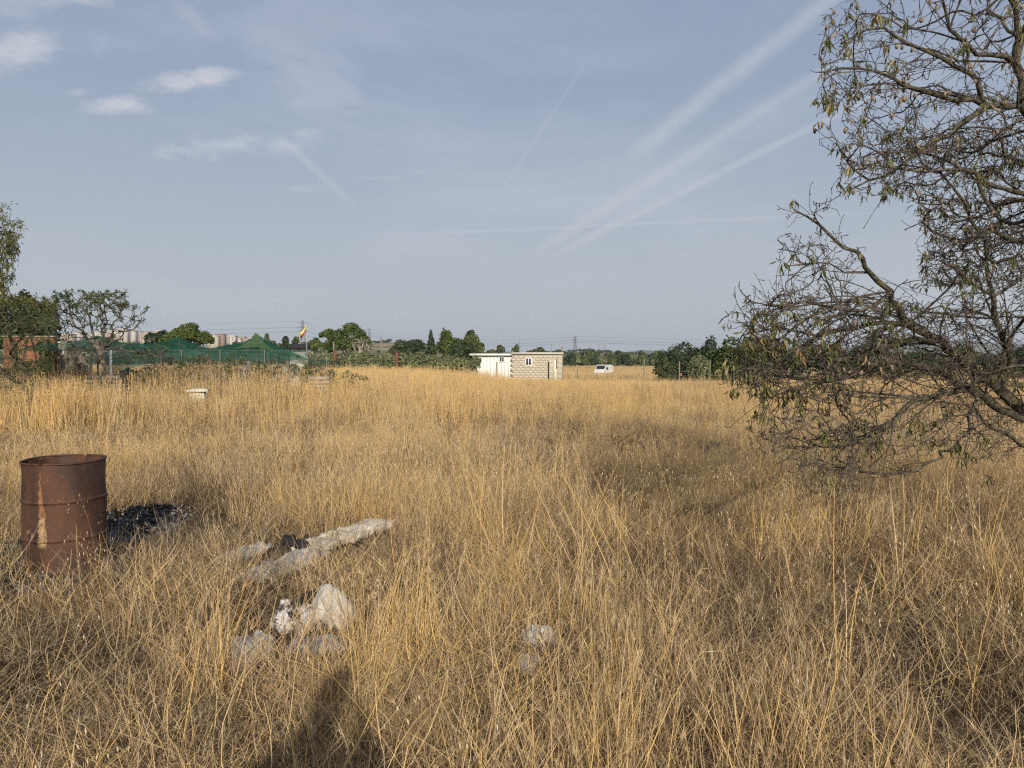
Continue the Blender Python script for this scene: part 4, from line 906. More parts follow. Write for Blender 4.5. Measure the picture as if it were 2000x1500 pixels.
gp_ = MB(); gp_.box((px2(1071)-px2(1049), -.125, h_b/2-.35), (.05, .05, h_b/2-.35)); gp_.build('drain_pipe', M['dark'], bh)
pole_m = pmat('weathered_post', [(.14, .12, .09), (.26, .225, .18)], 4, .3, .9, stretch=(1, 1, 5))
def post(px, yt, Y, r, label, mat=pole_m, name='fence_post', cat='post', group=None, lean=0.0):
    x = ux(px, Y); z0 = float(gz(x, Y)); h = vz(yt, Y)-z0; m = MB()
    m.tube([(0, 0, -.1), (lean*h*.5, 0, h*.5), (lean*h, 0, h)], [r, r*.95, r*.9], 8)
    o = m.build(name, mat); o.location = (x, Y, z0); tag(o, label, cat, group); return o
post(1098, 676, 62.5, .06, 'tall thin pole behind the right corner of the block hut', name='utility_pole', cat='pole')
# van
VY = 128.; vx = ux(1179, VY); vzg = float(gz(vx, VY)); van = thing('parked_van', 'white van with soot marks, parked in the tall grass right of the huts', 'van', (vx, VY, vzg), R(240))
M['van'] = pmat('van_paint', [(.55, .53, .48), (.70, .69, .65), (.38, .35, .30)], 1.2, .05, .6, thr=(.4, .6))
prof = np.array([(-2.1, .35), (-2.12, 1.0), (-2.08, 1.7), (-2.0, 1.98), (-1.8, 2.05), (.75, 2.05), (1.0, 1.98), (1.55, 1.25), (2.1, 1.05), (2.22, .8), (2.22, .38)])
G = []
for yy, sc in ((-.86, .93), (-.88, 1), (.88, 1), (.86, .93)):
    G.append(np.stack([prof[:, 0]*(.985 if sc < 1 else 1), np.full(len(prof), yy*(1 if sc == 1 else .985)), prof[:, 1]], 1))
mb = MB(); n = len(prof)
for yy in (-.88, .88):
    mb.add(np.vstack([np.stack([prof[:, 0], np.full(n, yy), prof[:, 1]], 1), [(0, yy, 1.0)]]), t=[(i, (i+1) % n, n) for i in range(n)])
mb.add(np.vstack([np.stack([prof[:, 0], np.full(n, -.88), prof[:, 1]], 1), np.stack([prof[:, 0], np.full(n, .88), prof[:, 1]], 1)]), q=[(i, (i+1) % n, n+(i+1) % n, n+i) for i in range(n)])
mb.build('body', M['van'], van)
ws = MB(); ws.add([(1.06, -.76, 1.91), (1.06, .76, 1.91), (1.5, .76, 1.33), (1.5, -.76, 1.33)]+[], q=[(0, 1, 2, 3)]); w_o = ws.build('windscreen', M['dark'], van); w_o.location = (.02, 0, .015)
for sy in (-1, 1):
    box_obj('side_window', (.55, sy*.885, 1.42), (.38, .006, .22), M['dark'], van)
    for xx in (-1.35, 1.45):
        t = MB(); a = np.linspace(0, 2*math.pi, 17); t.tube([(xx, sy*.72, .32), (xx, sy*.9, .32)], [.32, .32], 16); wo = t.build('wheel', pmat('tyre', [(.02, .02, .02), (.035, .035, .035)], 5, .2), van)
    box_obj('headlight', (2.225, sy*.68, .82), (.01, .14, .09), M['pvc'], van)
box_obj('rear_window', (-2.07, 0, 1.42), (.03, .6, .22), M['dark'], van); box_obj('bumper', (2.24, 0, .42), (.05, .84, .09), M['roofing'], van)
# thin fence of wooden posts on the right of the far field
for i, (px, yt, Y) in enumerate([(1128, 719, 66), (1258, 700, 70), (1327, 706, 52), (1387, 706, 55), (1416, 712, 50), (1433, 712, 52), (1476, 700, 50), (1540, 705, 50)]):
    post(px, yt, Y, .05, ['slim post just right of the block hut', 'pale post in the far field right of the van', 'tall pale post before the grey green bush', 'thin post before the rounded light green bush', 'short post at the left tips of the almond', 'short post just right of the short one at the almond tips', 'tall post half hidden by almond twigs', 'post seen through the lower almond twigs'][i], group='posts of the far right fence')
wr = MB()
for z in (.5, .85, 1.15):
    pts = [P(px, 1, Y) for px, Y in ((1327, 52), (1387, 55), (1416, 50), (1433, 52), (1476, 50), (1540, 50), (1700, 49))]; pts = np.array([(p[0], p[1], float(gz(p[0], p[1]))+z) for p in pts]); wr.tube(resample(pts, 3), .006, 3)
tag(wr.build('fence_wire', M['roofing']), 'slack wires strung between the posts of the far right fence', 'wire')

# ------------------------------------------------------------------ left compound: wall, fence, netting
M['orange'] = pmat('orange_render', [(.20, .088, .045), (.26, .12, .065), (.15, .075, .045)], 2.5, .3, .9)
M['beige'] = pmat('beige_render', [(.34, .28, .22), (.46, .39, .31), (.22, .17, .14)], 1.8, .4, .95)
D = 23.; ow = thing('orange_wall', 'orange rendered wall end at the left behind the almond twigs', 'wall', (ux(60, D), D, float(gz(ux(60, D), D))))
hw = vz(659, D)-ow.location[2]
box_obj('wall', (0, 0, hw/2), ((105-10)/2/F*D, .12, hw/2), M['orange'], ow); box_obj('coping', (0, 0, hw+.025), ((105-6)/2/F*D, .16, .022), M['beige'], ow)
bwl = thing('beige_wall', 'crumbling beige wall with a pale top edge right of the orange wall', 'wall', (ux(136, D), D+.3, float(gz(ux(136, D), D))))
hw = vz(669, D)-bwl.location[2]; wpx = 62/2/F*D
for i in range(9):
    hh = hw-.03*i*.5-rnd.uniform(0, .06)-(.25 if i > 6 else 0); box_obj('wall_slab', (-wpx+(i+.5)*2*wpx/9, rnd.uniform(-.01, .01), hh/2), (wpx/9-.004, .1, hh/2), M['beige'], bwl)
    box_obj('coping_stone', (-wpx+(i+.5)*2*wpx/9, 0, hh+.03), (wpx/9-.008, .13, .028), M['cement'], bwl)
# ivy on the wall corner
def shrub(name, label, lobes, org, mat, n, leaf, cat='plant', stem=True):
    r = thing(name, label, cat, org); mb = MB(); crown(mb, lobes, n, leaf, up=.1, shell=(.5, 1.1)); mb.build('foliage', mat, r)
    if stem: MB().tube([(0, 0, -.05), (.03, 0, .4), (0, 0, .9)], [.03, .02, .012], 5).build('stem', M['twig'], r)
    return r
ivx = ux(94, 22.4); shrub('climbing_ivy', 'column of dark ivy on the corner between the orange and beige walls', [(rnd.uniform(-.12, .12), 0, .6+i*.17, .2, .18) for i in range(9)], (ivx, 22.4, 0), M['midgreen'], 2600, .045)
shrub('low_bush', 'scrubby grey green bush in front of the orange wall', [(rnd.uniform(-.75, .65), rnd.uniform(-.2, .2), rnd.uniform(.3, 1.25), rnd.uniform(.15, .3), rnd.uniform(.12, .25)) for i in range(20)], (ux(45, 21.5), 21.5, 0), M['scrub'], 5200, .04, cat='shrub')
shrub('low_bush', 'brown dry bush at the foot of the beige wall', [(rnd.uniform(-.45, .45), rnd.uniform(-.2, .2), rnd.uniform(.3, 1.2), rnd.uniform(.12, .25), rnd.uniform(.12, .25)) for i in range(14)], (ux(135, 21.3), 21.3, 0), M['brownweed'], 3600, .035, cat='shrub')
# chain link fence
FY = 20.2; wsteel = pmat('galvanised_steel', [(.14, .14, .13), (.24, .23, .21)], 6, .1, .7); M['whitepost'] = pmat('white_post_paint', [(.66, .65, .60), (.76, .75, .71)], 4, .15, .7)
f_x0, f_x1 = ux(118, FY), ux(640, FY); FH = vz(684, FY)
fence = thing('chain_link_fence', 'chain link fence on posts running in front of the green netting', 'fence', (f_x0, FY, 0))
mb = MB(); sp = .075; Lf = f_x1-f_x0; k = 0
x = -FH
while x < Lf:
    for sgn in (1, -1):
        a0 = max(0, -x); a1 = min(FH, Lf-x)
        if a1 > a0:
            z0, z1 = (a0, a1) if sgn > 0 else (FH-a0, FH-a1)
            mb.tube([(x+a0, .004*sgn, z0), (x+a1, .004*sgn, z1)], .0013, 3, cap=False)
    x += sp
mb.build('wire_mesh', wsteel, fence, kind='stuff')
for px in (133, 217, 284, 355, 430, 517, 600, 638):
    big_ = px == 217
    MB().tube([(0, 0, -.1), (0, 0, FH+(.03 if big_ else 0))], [.032 if big_ else .010]*2, 10).build('post', M['whitepost'] if big_ else pole_m, fence, smooth=False, label='thick white painted post' if big_ else None).location = (ux(px, FY)-f_x0, 0, 0)
MB().tube([(0, 0, FH), (Lf, 0, FH)], .003, 4).build('top_wire', wsteel, fence); MB().tube([(0, 0, FH*.5), (Lf, 0, FH*.5)], .003, 4).build('middle_wire', wsteel, fence)
# green shade netting: cloth hung over poles
def netmat(name, c, alpha):
    m, g = newmat(name); tc = g.node('ShaderNodeTexCoord'); n = g.noise(tc.outputs['Object'], 2.5, 4, .6); c2 = g.mix(g.sstep(n, .4, .65), (*c, 1), tuple(q*1.35 for q in c)+(1,))
    n2 = g.noise(tc.outputs['Object'], 90, 2, .5)
    d = g.node('ShaderNodeBsdfDiffuse'); t = g.node('ShaderNodeBsdfTranslucent'); g.put(d.inputs[0], c2); g.put(t.inputs[0], c2); mx = g.node('ShaderNodeMixShader'); mx.inputs[0].default_value = .45
    g.put(mx.inputs[1], d.outputs[0]); g.put(mx.inputs[2], t.outputs[0]); tr = g.node('ShaderNodeBsdfTransparent'); m2 = g.node('ShaderNodeMixShader')
    g.put(m2.inputs[0], g.sstep(n2, .35, .65, alpha-.15, alpha+.15)); g.put(m2.inputs[1], tr.outputs[0]); g.put(m2.inputs[2], mx.outputs[0])
    o = g.node('ShaderNodeOutputMaterial'); g.put(o.inputs[0], m2.outputs[0]); return m
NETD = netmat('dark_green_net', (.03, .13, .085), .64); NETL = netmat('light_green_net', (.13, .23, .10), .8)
net = thing('shade_netting', 'dark green shade netting spread low over the compound with two tent peaks', 'netting', (0, 0, 0))
def net_z(x, y):
    px = 1000+x/y*F
    zl = np.interp(px, [100, 200, 240, 300, 350, 400, 450, 505, 560, 600, 640], [vz(q, 23) for q in (668, 664, 668, 672, 674, 681, 680, 678, 686, 698, 702)])
    e = zl-.06
    for (cx, ty, cyy, w) in ((350, 660, 23.8, 1.15), (505, 657, 24.0, 1.25), (190, 661, 24.5, 1.3)):
        X0 = ux(cx, cyy); r = np.hypot((x-X0)/w, (y-cyy)/1.9); e = e+(vz(ty, cyy)-np.interp(cx, [100, 350, 505], [vz(668, 23), vz(674, 23), vz(678, 23)]))*np.exp(-1.9*np.maximum(r, .03))*1.5
    t = sst(20.35, 22.2, y); e = (FH-.02)*(1-t)*np.interp(px, [0, 520, 640], [1, 1, .85])+e*t
    return e-.05*np.abs(np.sin(x*2.1))*sst(20.4, 21.5, y)-.02*(fbm(x*2, y*2, 3)-.5)-.25*sst(25.5, 28, y)
def netpart(px0, px1, y0, y1, mat, nm, dz=0.0, n=(110, 44)):
    xx = np.linspace(0, 1, n[0]); yy = np.linspace(y0, y1, n[1]); G = np.zeros((n[0], n[1], 3))
    for j, y in enumerate(yy): X = ux(px0, 22.5)+(ux(px1, 22.5)-ux(px0, 22.5))*xx; G[:, j, 0] = X; G[:, j, 1] = y; G[:, j, 2] = net_z(X, y)+dz
    mb = MB(); mb.grid(G); return mb.build(nm, mat, net, smooth=True)
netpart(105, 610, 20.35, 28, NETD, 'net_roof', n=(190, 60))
# light green triangular face of the second tent
G = np.zeros((30, 26, 3))
for j in range(26):
    t = j/25; y = 21.7+(23.95-21.7)*t; pl, pr = 458+(503-458)*t, 545+(507-545)*t
    X = np.linspace(ux(pl, y), ux(pr, y), 30); G[:, j, 0] = X; G[:, j, 1] = y-.03; G[:, j, 2] = net_z(X, np.full(30, y))+.035
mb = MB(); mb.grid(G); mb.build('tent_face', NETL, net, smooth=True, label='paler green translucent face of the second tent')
# net hanging behind the fence
xx = np.linspace(ux(205, 20.45), ux(600, 20.45), 150); zz = np.linspace(0, 1, 14); G = np.zeros((150, 14, 3)); lowz = np.interp(xx, [xx[0], xx[30], xx[80], xx[-1]], [1.1, 1.38, 1.5, 1.5])
for j, t in enumerate(zz): G[:, j, 0] = xx; G[:, j, 1] = 20.42+.05*np.sin(xx*6+t*2); G[:, j, 2] = (FH-.02)*(1-t)+lowz*t+.05*(vnoise(xx*2, xx*0+t, 4)-.5)
mb = MB(); mb.grid(G); mb.build('hanging_net', NETD, net, smooth=True)
for cx, ty, Y in ((350, 660, 23.8), (505, 657, 24.0), (190, 661, 24.5)):
    p = P(cx, ty, Y); MB().tube([(p[0], p[1], 0), (p[0], p[1], p[2]-.02)], .03, 8).build('net_pole', pole_m, net)
# things under and behind the netting
tank = MB(); tank.tube([(0, 0, 0), (0, 0, .15), (0, 0, 1.0), (0, 0, 1.1)], [.48, .5, .5, .3], 20); tag(tank.build('water_tank', M['dark']), 'dark tank in the shade behind the white fence post', 'tank').location = (ux(250, 22.5), 22.5, 0)
M['paletarp'] = pmat('pale_tarp', [(.50, .47, .42), (.66, .63, .57), (.34, .31, .27)], 2.5, .5, .8)
def crumple(name, cx, cy_, lx, ly, h, rz, mat, seed, amp=.05, fr=5.0, n=(46, 26), label='', cat='debris', peak=None, z0=None, ragged=.18, parent=None, kind=None):
    """a crumpled piece of sheet lying on the ground: folded relief, torn outline, real thickness"""
    s_ = np.linspace(-1, 1, n[0]); t = np.linspace(-1, 1, n[1]); A_, B_ = np.meshgrid(s_, t, indexing='ij')
    rad = 1-ragged*fbm(np.arctan2(B_, A_)*2.4+9, seed+0*A_, seed, 3)*np.maximum(np.abs(A_), np.abs(B_))**3
    sq = np.sqrt(np.clip(1-.42*(A_*B_)**2, 0, 1)); x = A_*lx*rad*sq; y = B_*ly*rad*sq
    f1 = 1-np.abs(2*fbm(x*fr+seed, y*fr*1.3, seed, 3)-1); f2 = 1-np.abs(2*fbm(x*fr*2.7, y*fr*2.2+seed, seed+4, 3)-1)
    env = (1-np.maximum(np.abs(A_), np.abs(B_))**6)
    z = h*env*(.45+.7*fbm(x*3.1, y*3.1, seed+8, 2))+amp*(f1-.5)*env+amp*.55*(f2-.5)+rg.normal(0, amp*.09, x.shape)*env
    x = x+rg.normal(0, lx/n[0]*.35, x.shape); y = y+rg.normal(0, ly/n[1]*.35, y.shape)
    if peak: px0, py0, ph, pw = peak; r = np.maximum(np.abs((x-px0)*.9+(y-py0)*.5), np.abs((y-py0)*1.1-(x-px0)*.45))/pw; z = z+ph*np.clip(1-r, 0, 1)+.03*(f1-.5)*np.clip(1.2-r, 0, 1)
    m = MB(); m.grid(np.stack([x, y, z], -1)); o = m.build(name, mat, parent, smooth=False, kind=kind)
    sm = o.modifiers.new('thick', 'SOLIDIFY'); sm.thickness = .004; sm.offset = -1
    o.location = (cx, cy_, (float(gz(cx, cy_)) if z0 is None else z0)+.015); o.rotation_euler = (0, 0, rz)
    if label and parent is None: tag(o, label, cat)
    return o
for i, (px, yt, w, lb) in enumerate([(470, 702, 60, 'pale crumpled tarp bundle behind the fence under the light tent'), (560, 700, 80, 'whitish heap of sheets behind the fence right of the light tent'), (420, 712, 40, 'grey bundle behind the fence between the tent peaks')]):
    o = crumple('tarp_bundle', ux(px, 22), 22, w/2/F*22, .4, vz(yt, 22)-.1, 0, M['paletarp'], 40+i, .12, 2.5, label=lb, cat='tarp')
# weeds climbing on the fence
vl = [('just left of the white post', 190, .9), ('just right of the white post', 240, 1.1), ('over the shaded tank', 268, 1.15), ('left of the first tent pole', 298, 1.35), ('at the first tent pole', 326, 1.5), ('below the first tent peak', 352, 1.45), ('just right of the first tent peak', 380, 1.62),
      ('at the foot of the first tent slope', 408, 1.62), ('left of the saddle between the tents', 434, 1.5), ('in the saddle between the tents', 458, 1.58), ('below the left corner of the light tent', 482, 1.5), ('below the peak of the light tent', 508, 1.42), ('right of the light tent peak', 534, 1.5), ('below the right corner of the light tent', 560, 1.5), ('under the falling end of the net', 588, 1.5),
      ('at the end of the net', 612, 1.35), ('just beyond the end of the net', 636, 1.25), ('in the tall grass right of the fence', 664, 1.15), ('farthest right, before the olive hedge', 700, 1.1)]
for i, (lb, px, zt) in enumerate(vl):
    w_ = 17/F*FY
    shrub('climbing_vine', 'tangled weeds and vine on the wire fence, ' + lb, [(rnd.uniform(-w_, w_), rnd.uniform(-.05, .05), zt*rnd.uniform(.5, 1.0)**.8, rnd.uniform(.07, .15), rnd.uniform(.07, .15)) for _ in range(16)], (ux(px, FY-.12), FY-.12, 0), M[('scrub', 'brownweed', 'midgreen')[i % 3]], 1000, .024)
# weathered plank stacks in the grass
def planks(label, px, yt, w, Y, n):
    X = ux(px, Y); z0 = vz(yt, Y); r = thing('plank_stack', label, 'pallet', (X, Y, 0))
    for i in range(n): box_obj('plank', (rnd.uniform(-.01, .01), rnd.uniform(-.01, .01), z0-.05-i*.105), (w/2/F*Y, .05, .043), M['fiber'], r)
    for sx in (-.8, 0, .8): box_obj('upright', (sx*w/2/F*Y, .085, z0/2-.01), (.04, .03, z0/2-.02), M['fiber'], r)
planks('grey plank stack in the grass beneath the white fence post', 205, 733, 78, 19.2, 4)
planks('grey plank stack in the grass at the end of the green net', 624, 735, 40, 19.5, 4)
# rusty posts in the hedge
rust_m = pmat('rusty_post', [(.10, .045, .028), (.17, .08, .045)], 6, .4, .9)
post(654, 684, 40, .12, 'short thick rusty post in the hedge left of the wide pine', rust_m); post(775, 688, 44, .12, 'short thick rusty post in the middle of the hedge', rust_m)
post(652, 668, 44, .05, 'thin bare trunk like pole in front of the small pine', pole_m, 'utility_pole', 'pole')
post(745, 658, 150, .16, 'thin telegraph pole at the foot of the terraced hill', pole_m, 'utility_pole', 'pole')

# concrete pedestal with slab
PD = 17.0; px_x = ux(386, PD); pz = vz(759, PD)
ped = thing('concrete_pedestal', 'small pale concrete pedestal with a slab lid standing in the dry grass', 'pedestal', (px_x, PD, 0), R(12))
M['palecon'] = pmat('pale_concrete', [(.52, .48, .38), (.64, .60, .50), (.36, .33, .27)], 8, .4, .9)
sl = MB(); sl.add([(-.23, -.2, pz-.065), (.23, -.2, pz-.065), (.23, .2, pz-.065), (-.23, .2, pz-.065), (-.22, -.19, pz-.03), (.22, -.19, pz-.03), (.22, .19, pz-.03), (-.22, .19, pz-.03), (-.10, -.08, pz+.005), (.12, -.08, pz+.005), (.12, .10, pz+.005), (-.10, .10, pz+.005)],
   q=[(3, 2, 1, 0), (0, 1, 5, 4), (1, 2, 6, 5), (2, 3, 7, 6), (3, 0, 4, 7), (4, 5, 9, 8), (5, 6, 10, 9), (6, 7, 11, 10), (7, 4, 8, 11), (8, 9, 10, 11)]); sl.build('slab', M['palecon'], ped)
box_obj('base', (0, 0, pz-.065-.14), (.15, .12, .14), M['palecon'], ped); box_obj('stem', (0, 0, (pz-.34)/2), (.12, .10, (pz-.34)/2), M['palecon'], ped)

# ------------------------------------------------------------------ black container, flag
CY = 70.; cn_ = thing('dark_container', 'black slatted container top behind the falling end of the green net', 'container', (ux(583, CY), CY, float(gz(ux(583, CY), CY))))
cz0, cz1 = vz(683, CY)-cn_.location[2], vz(671.5, CY)-cn_.location[2]; cw = 17.5/F*CY
box_obj('core', (0, .6, (cz0+cz1)/2), (cw-.02, .55, (cz1-cz0)/2), M['dark'], cn_)
blackp = pmat('black_panel', [(.022, .020, .024), (.045, .04, .045)], 4, .2, .7)
for i in range(16): box_obj('slat', (-cw+(i+.5)*2*cw/16, .02, (cz0+cz1)/2), (cw/16-.012, .02, (cz1-cz0)/2), blackp, cn_)
for sx in (-1, .1, 1): box_obj('leg', (sx*(cw-.08), .3, cz0/2), (.07, .07, cz0/2), blackp, cn_)
box_obj('white_base', (0, .45, cz0/2-.1), (cw, .3, cz0/2-.12), M['paletarp'], cn_)
FPY = 66.; fx = ux(599.5, FPY); fz0 = float(gz(fx, FPY)); fl = thing('flagpole', 'thin pole flying a limp yellow, blue and red striped flag', 'flag', (fx, FPY, fz0))
ft = vz(634, FPY)-fz0; MB().tube([(0, 0, 0), (0, 0, ft*.6), (0, 0, ft)], [.045, .035, .03], 8).build('pole', pmat('pole_grey', [(.25, .25, .25), (.35, .35, .35)], 4, .1, .6), fl)
def stripe(name, col, a, b):
    G = np.zeros((24, 5, 3))
    for i in range(24):
        s_ = i/23
        for j in range(5):
            t = a+(b-a)*j/4
            # the fly end hangs down and to the left
            top = ft-.02-t*.62; x = -.03-s_*.62*(1-.15*t); zz = top-s_*(.78-.1*t)-.10*math.sin(s_*3); y = .16*math.sin(s_*6+t*2)*s_
            G[i, j] = (x, y, zz)
    mb = MB(); mb.grid(G); return mb.build(name, leafmat('flag_'+name, col, col, None, .35, .02), fl, smooth=True)
stripe('yellow_stripe', (.75, .60, .10), 0, .5); stripe('blue_stripe', (.05, .05, .22), .5, .75); stripe('red_stripe', (.45, .04, .05), .75, 1.0)

# ------------------------------------------------------------------ pylons, poles and lines
steel = pmat('pylon_steel', [(.13, .14, .15), (.20, .21, .22)], .5, .1, .6)
def pylon(px, yt, Y, label, th=.16, arms=3):
    X = ux(px, Y); z0 = float(gz(X, Y)); H = vz(yt, Y)-z0; r = thing('pylon', label, 'pylon', (X, Y, z0)); b = H*.085
    def w(z): return b*(1-z/H)**1.0+.35
    for sx in (-1, 1):
        for sy in (-1, 1): MB().tube([(sx*w(0), sy*w(0), 0), (sx*w(H*.6), sy*w(H*.6), H*.6), (sx*.3, sy*.3, H)], th, 4).build('leg', steel, r)
    br = MB(); zs = np.linspace(0, H*.97, 11)
    for a, c in zip(zs[:-1], zs[1:]):
        for sy in (-1, 1):
            br.tube([(-w(a), sy*w(a), a), (w(c), sy*w(c), c)], th*.5, 3); br.tube([(w(a), sy*w(a), a), (-w(c), sy*w(c), c)], th*.5, 3)
            br.tube([(sy*w(a), -w(a), a), (sy*w(c), w(c), c)], th*.5, 3); br.tube([(-w(c), sy*w(c), c), (w(c), sy*w(c), c)], th*.5, 3)
    br.build('bracing', steel, r, kind='stuff')
    for i in range(arms):
        z = H*(.70+.11*i); L = H*(.15-.025*abs(i-1) if i else .12)
        m = MB(); m.tube([(-L, 0, z), (0, 0, z+H*.02), (L, 0, z)], th*.8, 4); m.tube([(-L, 0, z), (0, 0, z-H*.02), (L, 0, z)], th*.6, 4); m.build('crossarm', steel, r)
    return X, Y, z0, H
pl1 = pylon(592, 625, 640, 'tall lattice pylon behind the yellow flag'); pl2 = pylon(1123, 656, 900, 'lattice pylon above the low hill right of the block hut', .28)
pl3 = pylon(722, 640, 1100, 'tiny distant pylon above the right shoulder of the wide pine', .22)
for px, yt, Y, lb in ((1153, 671, 560, 'left of the three poles on the hill right of the pylon'), (1170, 672, 570, 'middle of the three poles on the hill right of the pylon'), (1180, 671, 560, 'right of the three poles on the hill right of the pylon'), (1015, 664, 420, 'faint pole above the left end of the block hut roof'), (1077, 672, 420, 'faint pole above the right part of the block hut roof'), (895, 659, 500, 'faint pole over the round green pine')):
    post(px, yt, Y, .22, lb, steel, 'utility_pole', 'pole', group='utility poles on the skyline')
def wire(p, q, sag, r, label):
    p, q = np.array(p, float), np.array(q, float); t = np.linspace(0, 1, 24)[:, None]; pts = p*(1-t)+q*t; pts[:, 2] -= sag*4*(t*(1-t))[:, 0]
    m = MB(); m.tube(pts, r, 3); tag(m.build('power_line', steel), label, 'cable', 'power lines between the pylons')
for k, (z, s_) in enumerate(((.97, 0), (.81, 1), (.81, -1), (.70, 1), (.70, -1))):
    a = (pl1[0]+s_*4, pl1[1], pl1[2]+pl1[3]*z); b_ = (pl3[0]+s_*4, pl3[1], pl3[2]+pl3[3]*z)
    hs = ['topmost', 'middle right', 'middle left', 'lowest right', 'lowest left'][k]
    wire(a, b_, 9, .06, hs + ' power line from the flag side pylon to the tiny distant pylon')
    wire((-900, 560, pl1[2]+pl1[3]*z+6), a, 9, .06, hs + ' power line running left from the pylon behind the flag')
    c_ = (pl2[0]+s_*5, pl2[1], pl2[2]+pl2[3]*z)
    wire(b_, c_, 10, .08, hs + ' power line across the sky above the huts'); wire(c_, (1100, 1300, 40*z+8), 12, .08, hs + ' power line running right from the pylon on the hill')

# ------------------------------------------------------------------ the town on the rise at the left
tw_cols = [(.46, .38, .29), (.50, .45, .38), (.40, .27, .20), (.50, .42, .30), (.56, .51, .44), (.40, .32, .25), (.33, .18, .13)]
TM = [pmat('town_wall', [tuple(q*.9 for q in c), c], .1, .05, .9) for c in tw_cols]; roofm = pmat('town_roof', [(.32, .17, .11), (.42, .25, .17)], .3, .1, .9); winm = pmat('town_window', [(.17, .16, .15), (.24, .22, .21)], .3, .05, .6)
winmesh = MB().box((0, 0, 0), (.85, .12, .75)).mesh('window', winm)
def house(px0, px1, yt, Y, mi, label, yb=None):
    x0, x1 = ux(px0, Y), ux(px1, Y); X = (x0+x1)/2; z0 = float(gz(X, Y))-1; H = vz(yt, Y)-z0; hw = (x1-x0)/2
    r = thing('town_building', label, 'building', (X, Y, z0), 0, 'buildings of the town on the rise')
    box_obj('wall', (0, 6, H/2), (hw, 6, H/2), TM[mi], r); box_obj('roof', (0, 6, H+.25), (hw+.3, 6.3, .25), roofm if mi % 2 == 0 else TM[4], r)
    nf = max(1, int((H-4)/3.1)); nf = min(nf, 4); nc = min(5, max(1, int(hw*2/3.6)))
    for f_ in range(nf):
        for c in range(nc): share('window', winmesh, r, (-hw+(c+.5)*2*hw/nc, -.05, H-1.9-f_*3.1))
pos_w = ['far left', 'left', 'middle', 'right', 'far right']
T1 = [(118, 140, 650), (140, 158, 647), (158, 176, 650), (176, 196, 646), (196, 214, 648), (214, 232, 641), (232, 246, 640), (246, 262, 643), (262, 276, 649), (274, 290, 646), (288, 304, 650), (300, 316, 643), (314, 330, 645), (328, 344, 650)]
nm = ['cream', 'off white', 'brown', 'sandy', 'white', 'tan', 'brick red']
ordn = ['first', 'second', 'third', 'fourth', 'fifth', 'sixth', 'seventh', 'eighth', 'ninth', 'tenth', 'eleventh', 'twelfth', 'thirteenth', 'fourteenth']
for i, (a, b_, t) in enumerate(T1):
    mi = [0, 1, 5, 4, 2, 4, 1, 4, 2, 0, 5, 1, 3, 0][i]; house(a, b_, t+3, 880+(i % 3)*45, mi, f'{nm[mi]} block in the town left of the rounded pine, {ordn[i]} from left')
T2 = [(408, 424, 656), (422, 436, 653), (436, 447, 658), (446, 458, 656), (456, 468, 660), (466, 476, 658), (474, 486, 662), (484, 494, 660), (492, 506, 659), (504, 516, 663)]
for i, (a, b_, t) in enumerate(T2):
    mi = [3, 6, 5, 1, 4, 0, 2, 4, 1, 3][i]; house(a, b_, t, 900+(i % 3)*45, mi, f'{nm[mi]} block in the town between pine and light tent, {ordn[i]} from left')

# ------------------------------------------------------------------ rusty oil drum
def drum_mat():
    m, g = newmat('rusted_steel'); tc = g.node('ShaderNodeTexCoord'); ob = tc.outputs['Object']; sp = g.node('ShaderNodeSeparateXYZ'); g.put(sp.inputs[0], ob)
    mp = g.node('ShaderNodeMapping'); g.put(mp.inputs[0], ob); mp.inputs['Scale'].default_value = (1, 1, .35)
    n1 = g.noise(mp.outputs[0], 5, 8, .65); n2 = g.noise(ob, 26, 7, .7); n3 = g.noise(mp.outputs[0], 60, 4, .6); n4 = g.noise(ob, 3, 4, .5)
    c = g.mix(g.sstep(n1, .35, .66), (.040, .019, .013, 1), (.098, .042, .021, 1))
    c = g.mix(g.m('MULTIPLY', g.sstep(n2, .55, .72), .7), c, (.21, .085, .034, 1))
    c = g.mix(g.m('MULTIPLY', g.sstep(n3, .6, .75), .5), c, (.04, .018, .013, 1))
    # bluish burnt patch and a flaked strip of old paint on the side facing us
    c = g.mix(g.m('MULTIPLY', g.sstep(n4, .5, .66), .6), c, (.040, .026, .026, 1))
    ang = g.m('ARCTAN2', sp.outputs[1], sp.outputs[0])
    a0 = -1.585
    da = g.m('ABSOLUTE', g.m('SUBTRACT', g.m('ADD', ang, g.m('MULTIPLY', g.m('SUBTRACT', n2, .5), .28)), a0))
    zz = sp.outputs[2]
    wz_ = g.m('ADD', g.sstep(zz, .78, .45, .015, .085), g.sstep(zz, .42, .36, 0, .03))
    st = g.m('MULTIPLY', g.m('LESS_THAN', da, wz_), g.m('MULTIPLY', g.sstep(zz, .24, .28), g.sstep(zz, .83, .80)))
    c = g.mix(g.m('MULTIPLY', st, g.sstep(n2, .35, .6, .2, .85)), c, g.mix(g.sstep(zz, .46, .52), (.46, .31, .16, 1), (.30, .14, .055, 1)))
    b = g.node('ShaderNodeBsdfPrincipled'); g.put(b.inputs['Base Color'], c); b.inputs['Metallic'].default_value = .15; g.put(b.inputs['Roughness'], g.sstep(n1, .3, .7, .55, .85))
    bp = g.node('ShaderNodeBump'); bp.inputs['Strength'].default_value = .5; bp.inputs['Distance'].default_value = .004; g.put(bp.inputs['Height'], g.m('ADD', n2, n1)); g.put(b.inputs['Normal'], bp.outputs[0])
    o = g.node('ShaderNodeOutputMaterial'); g.put(o.inputs[0], b.outputs[0]); return m
RUST = drum_mat(); DR = (-3.48, 5.74, -.02)
drum = thing('oil_drum', 'open rusty oil drum with a flaked strip of old paint standing in the grass', 'drum', DR)
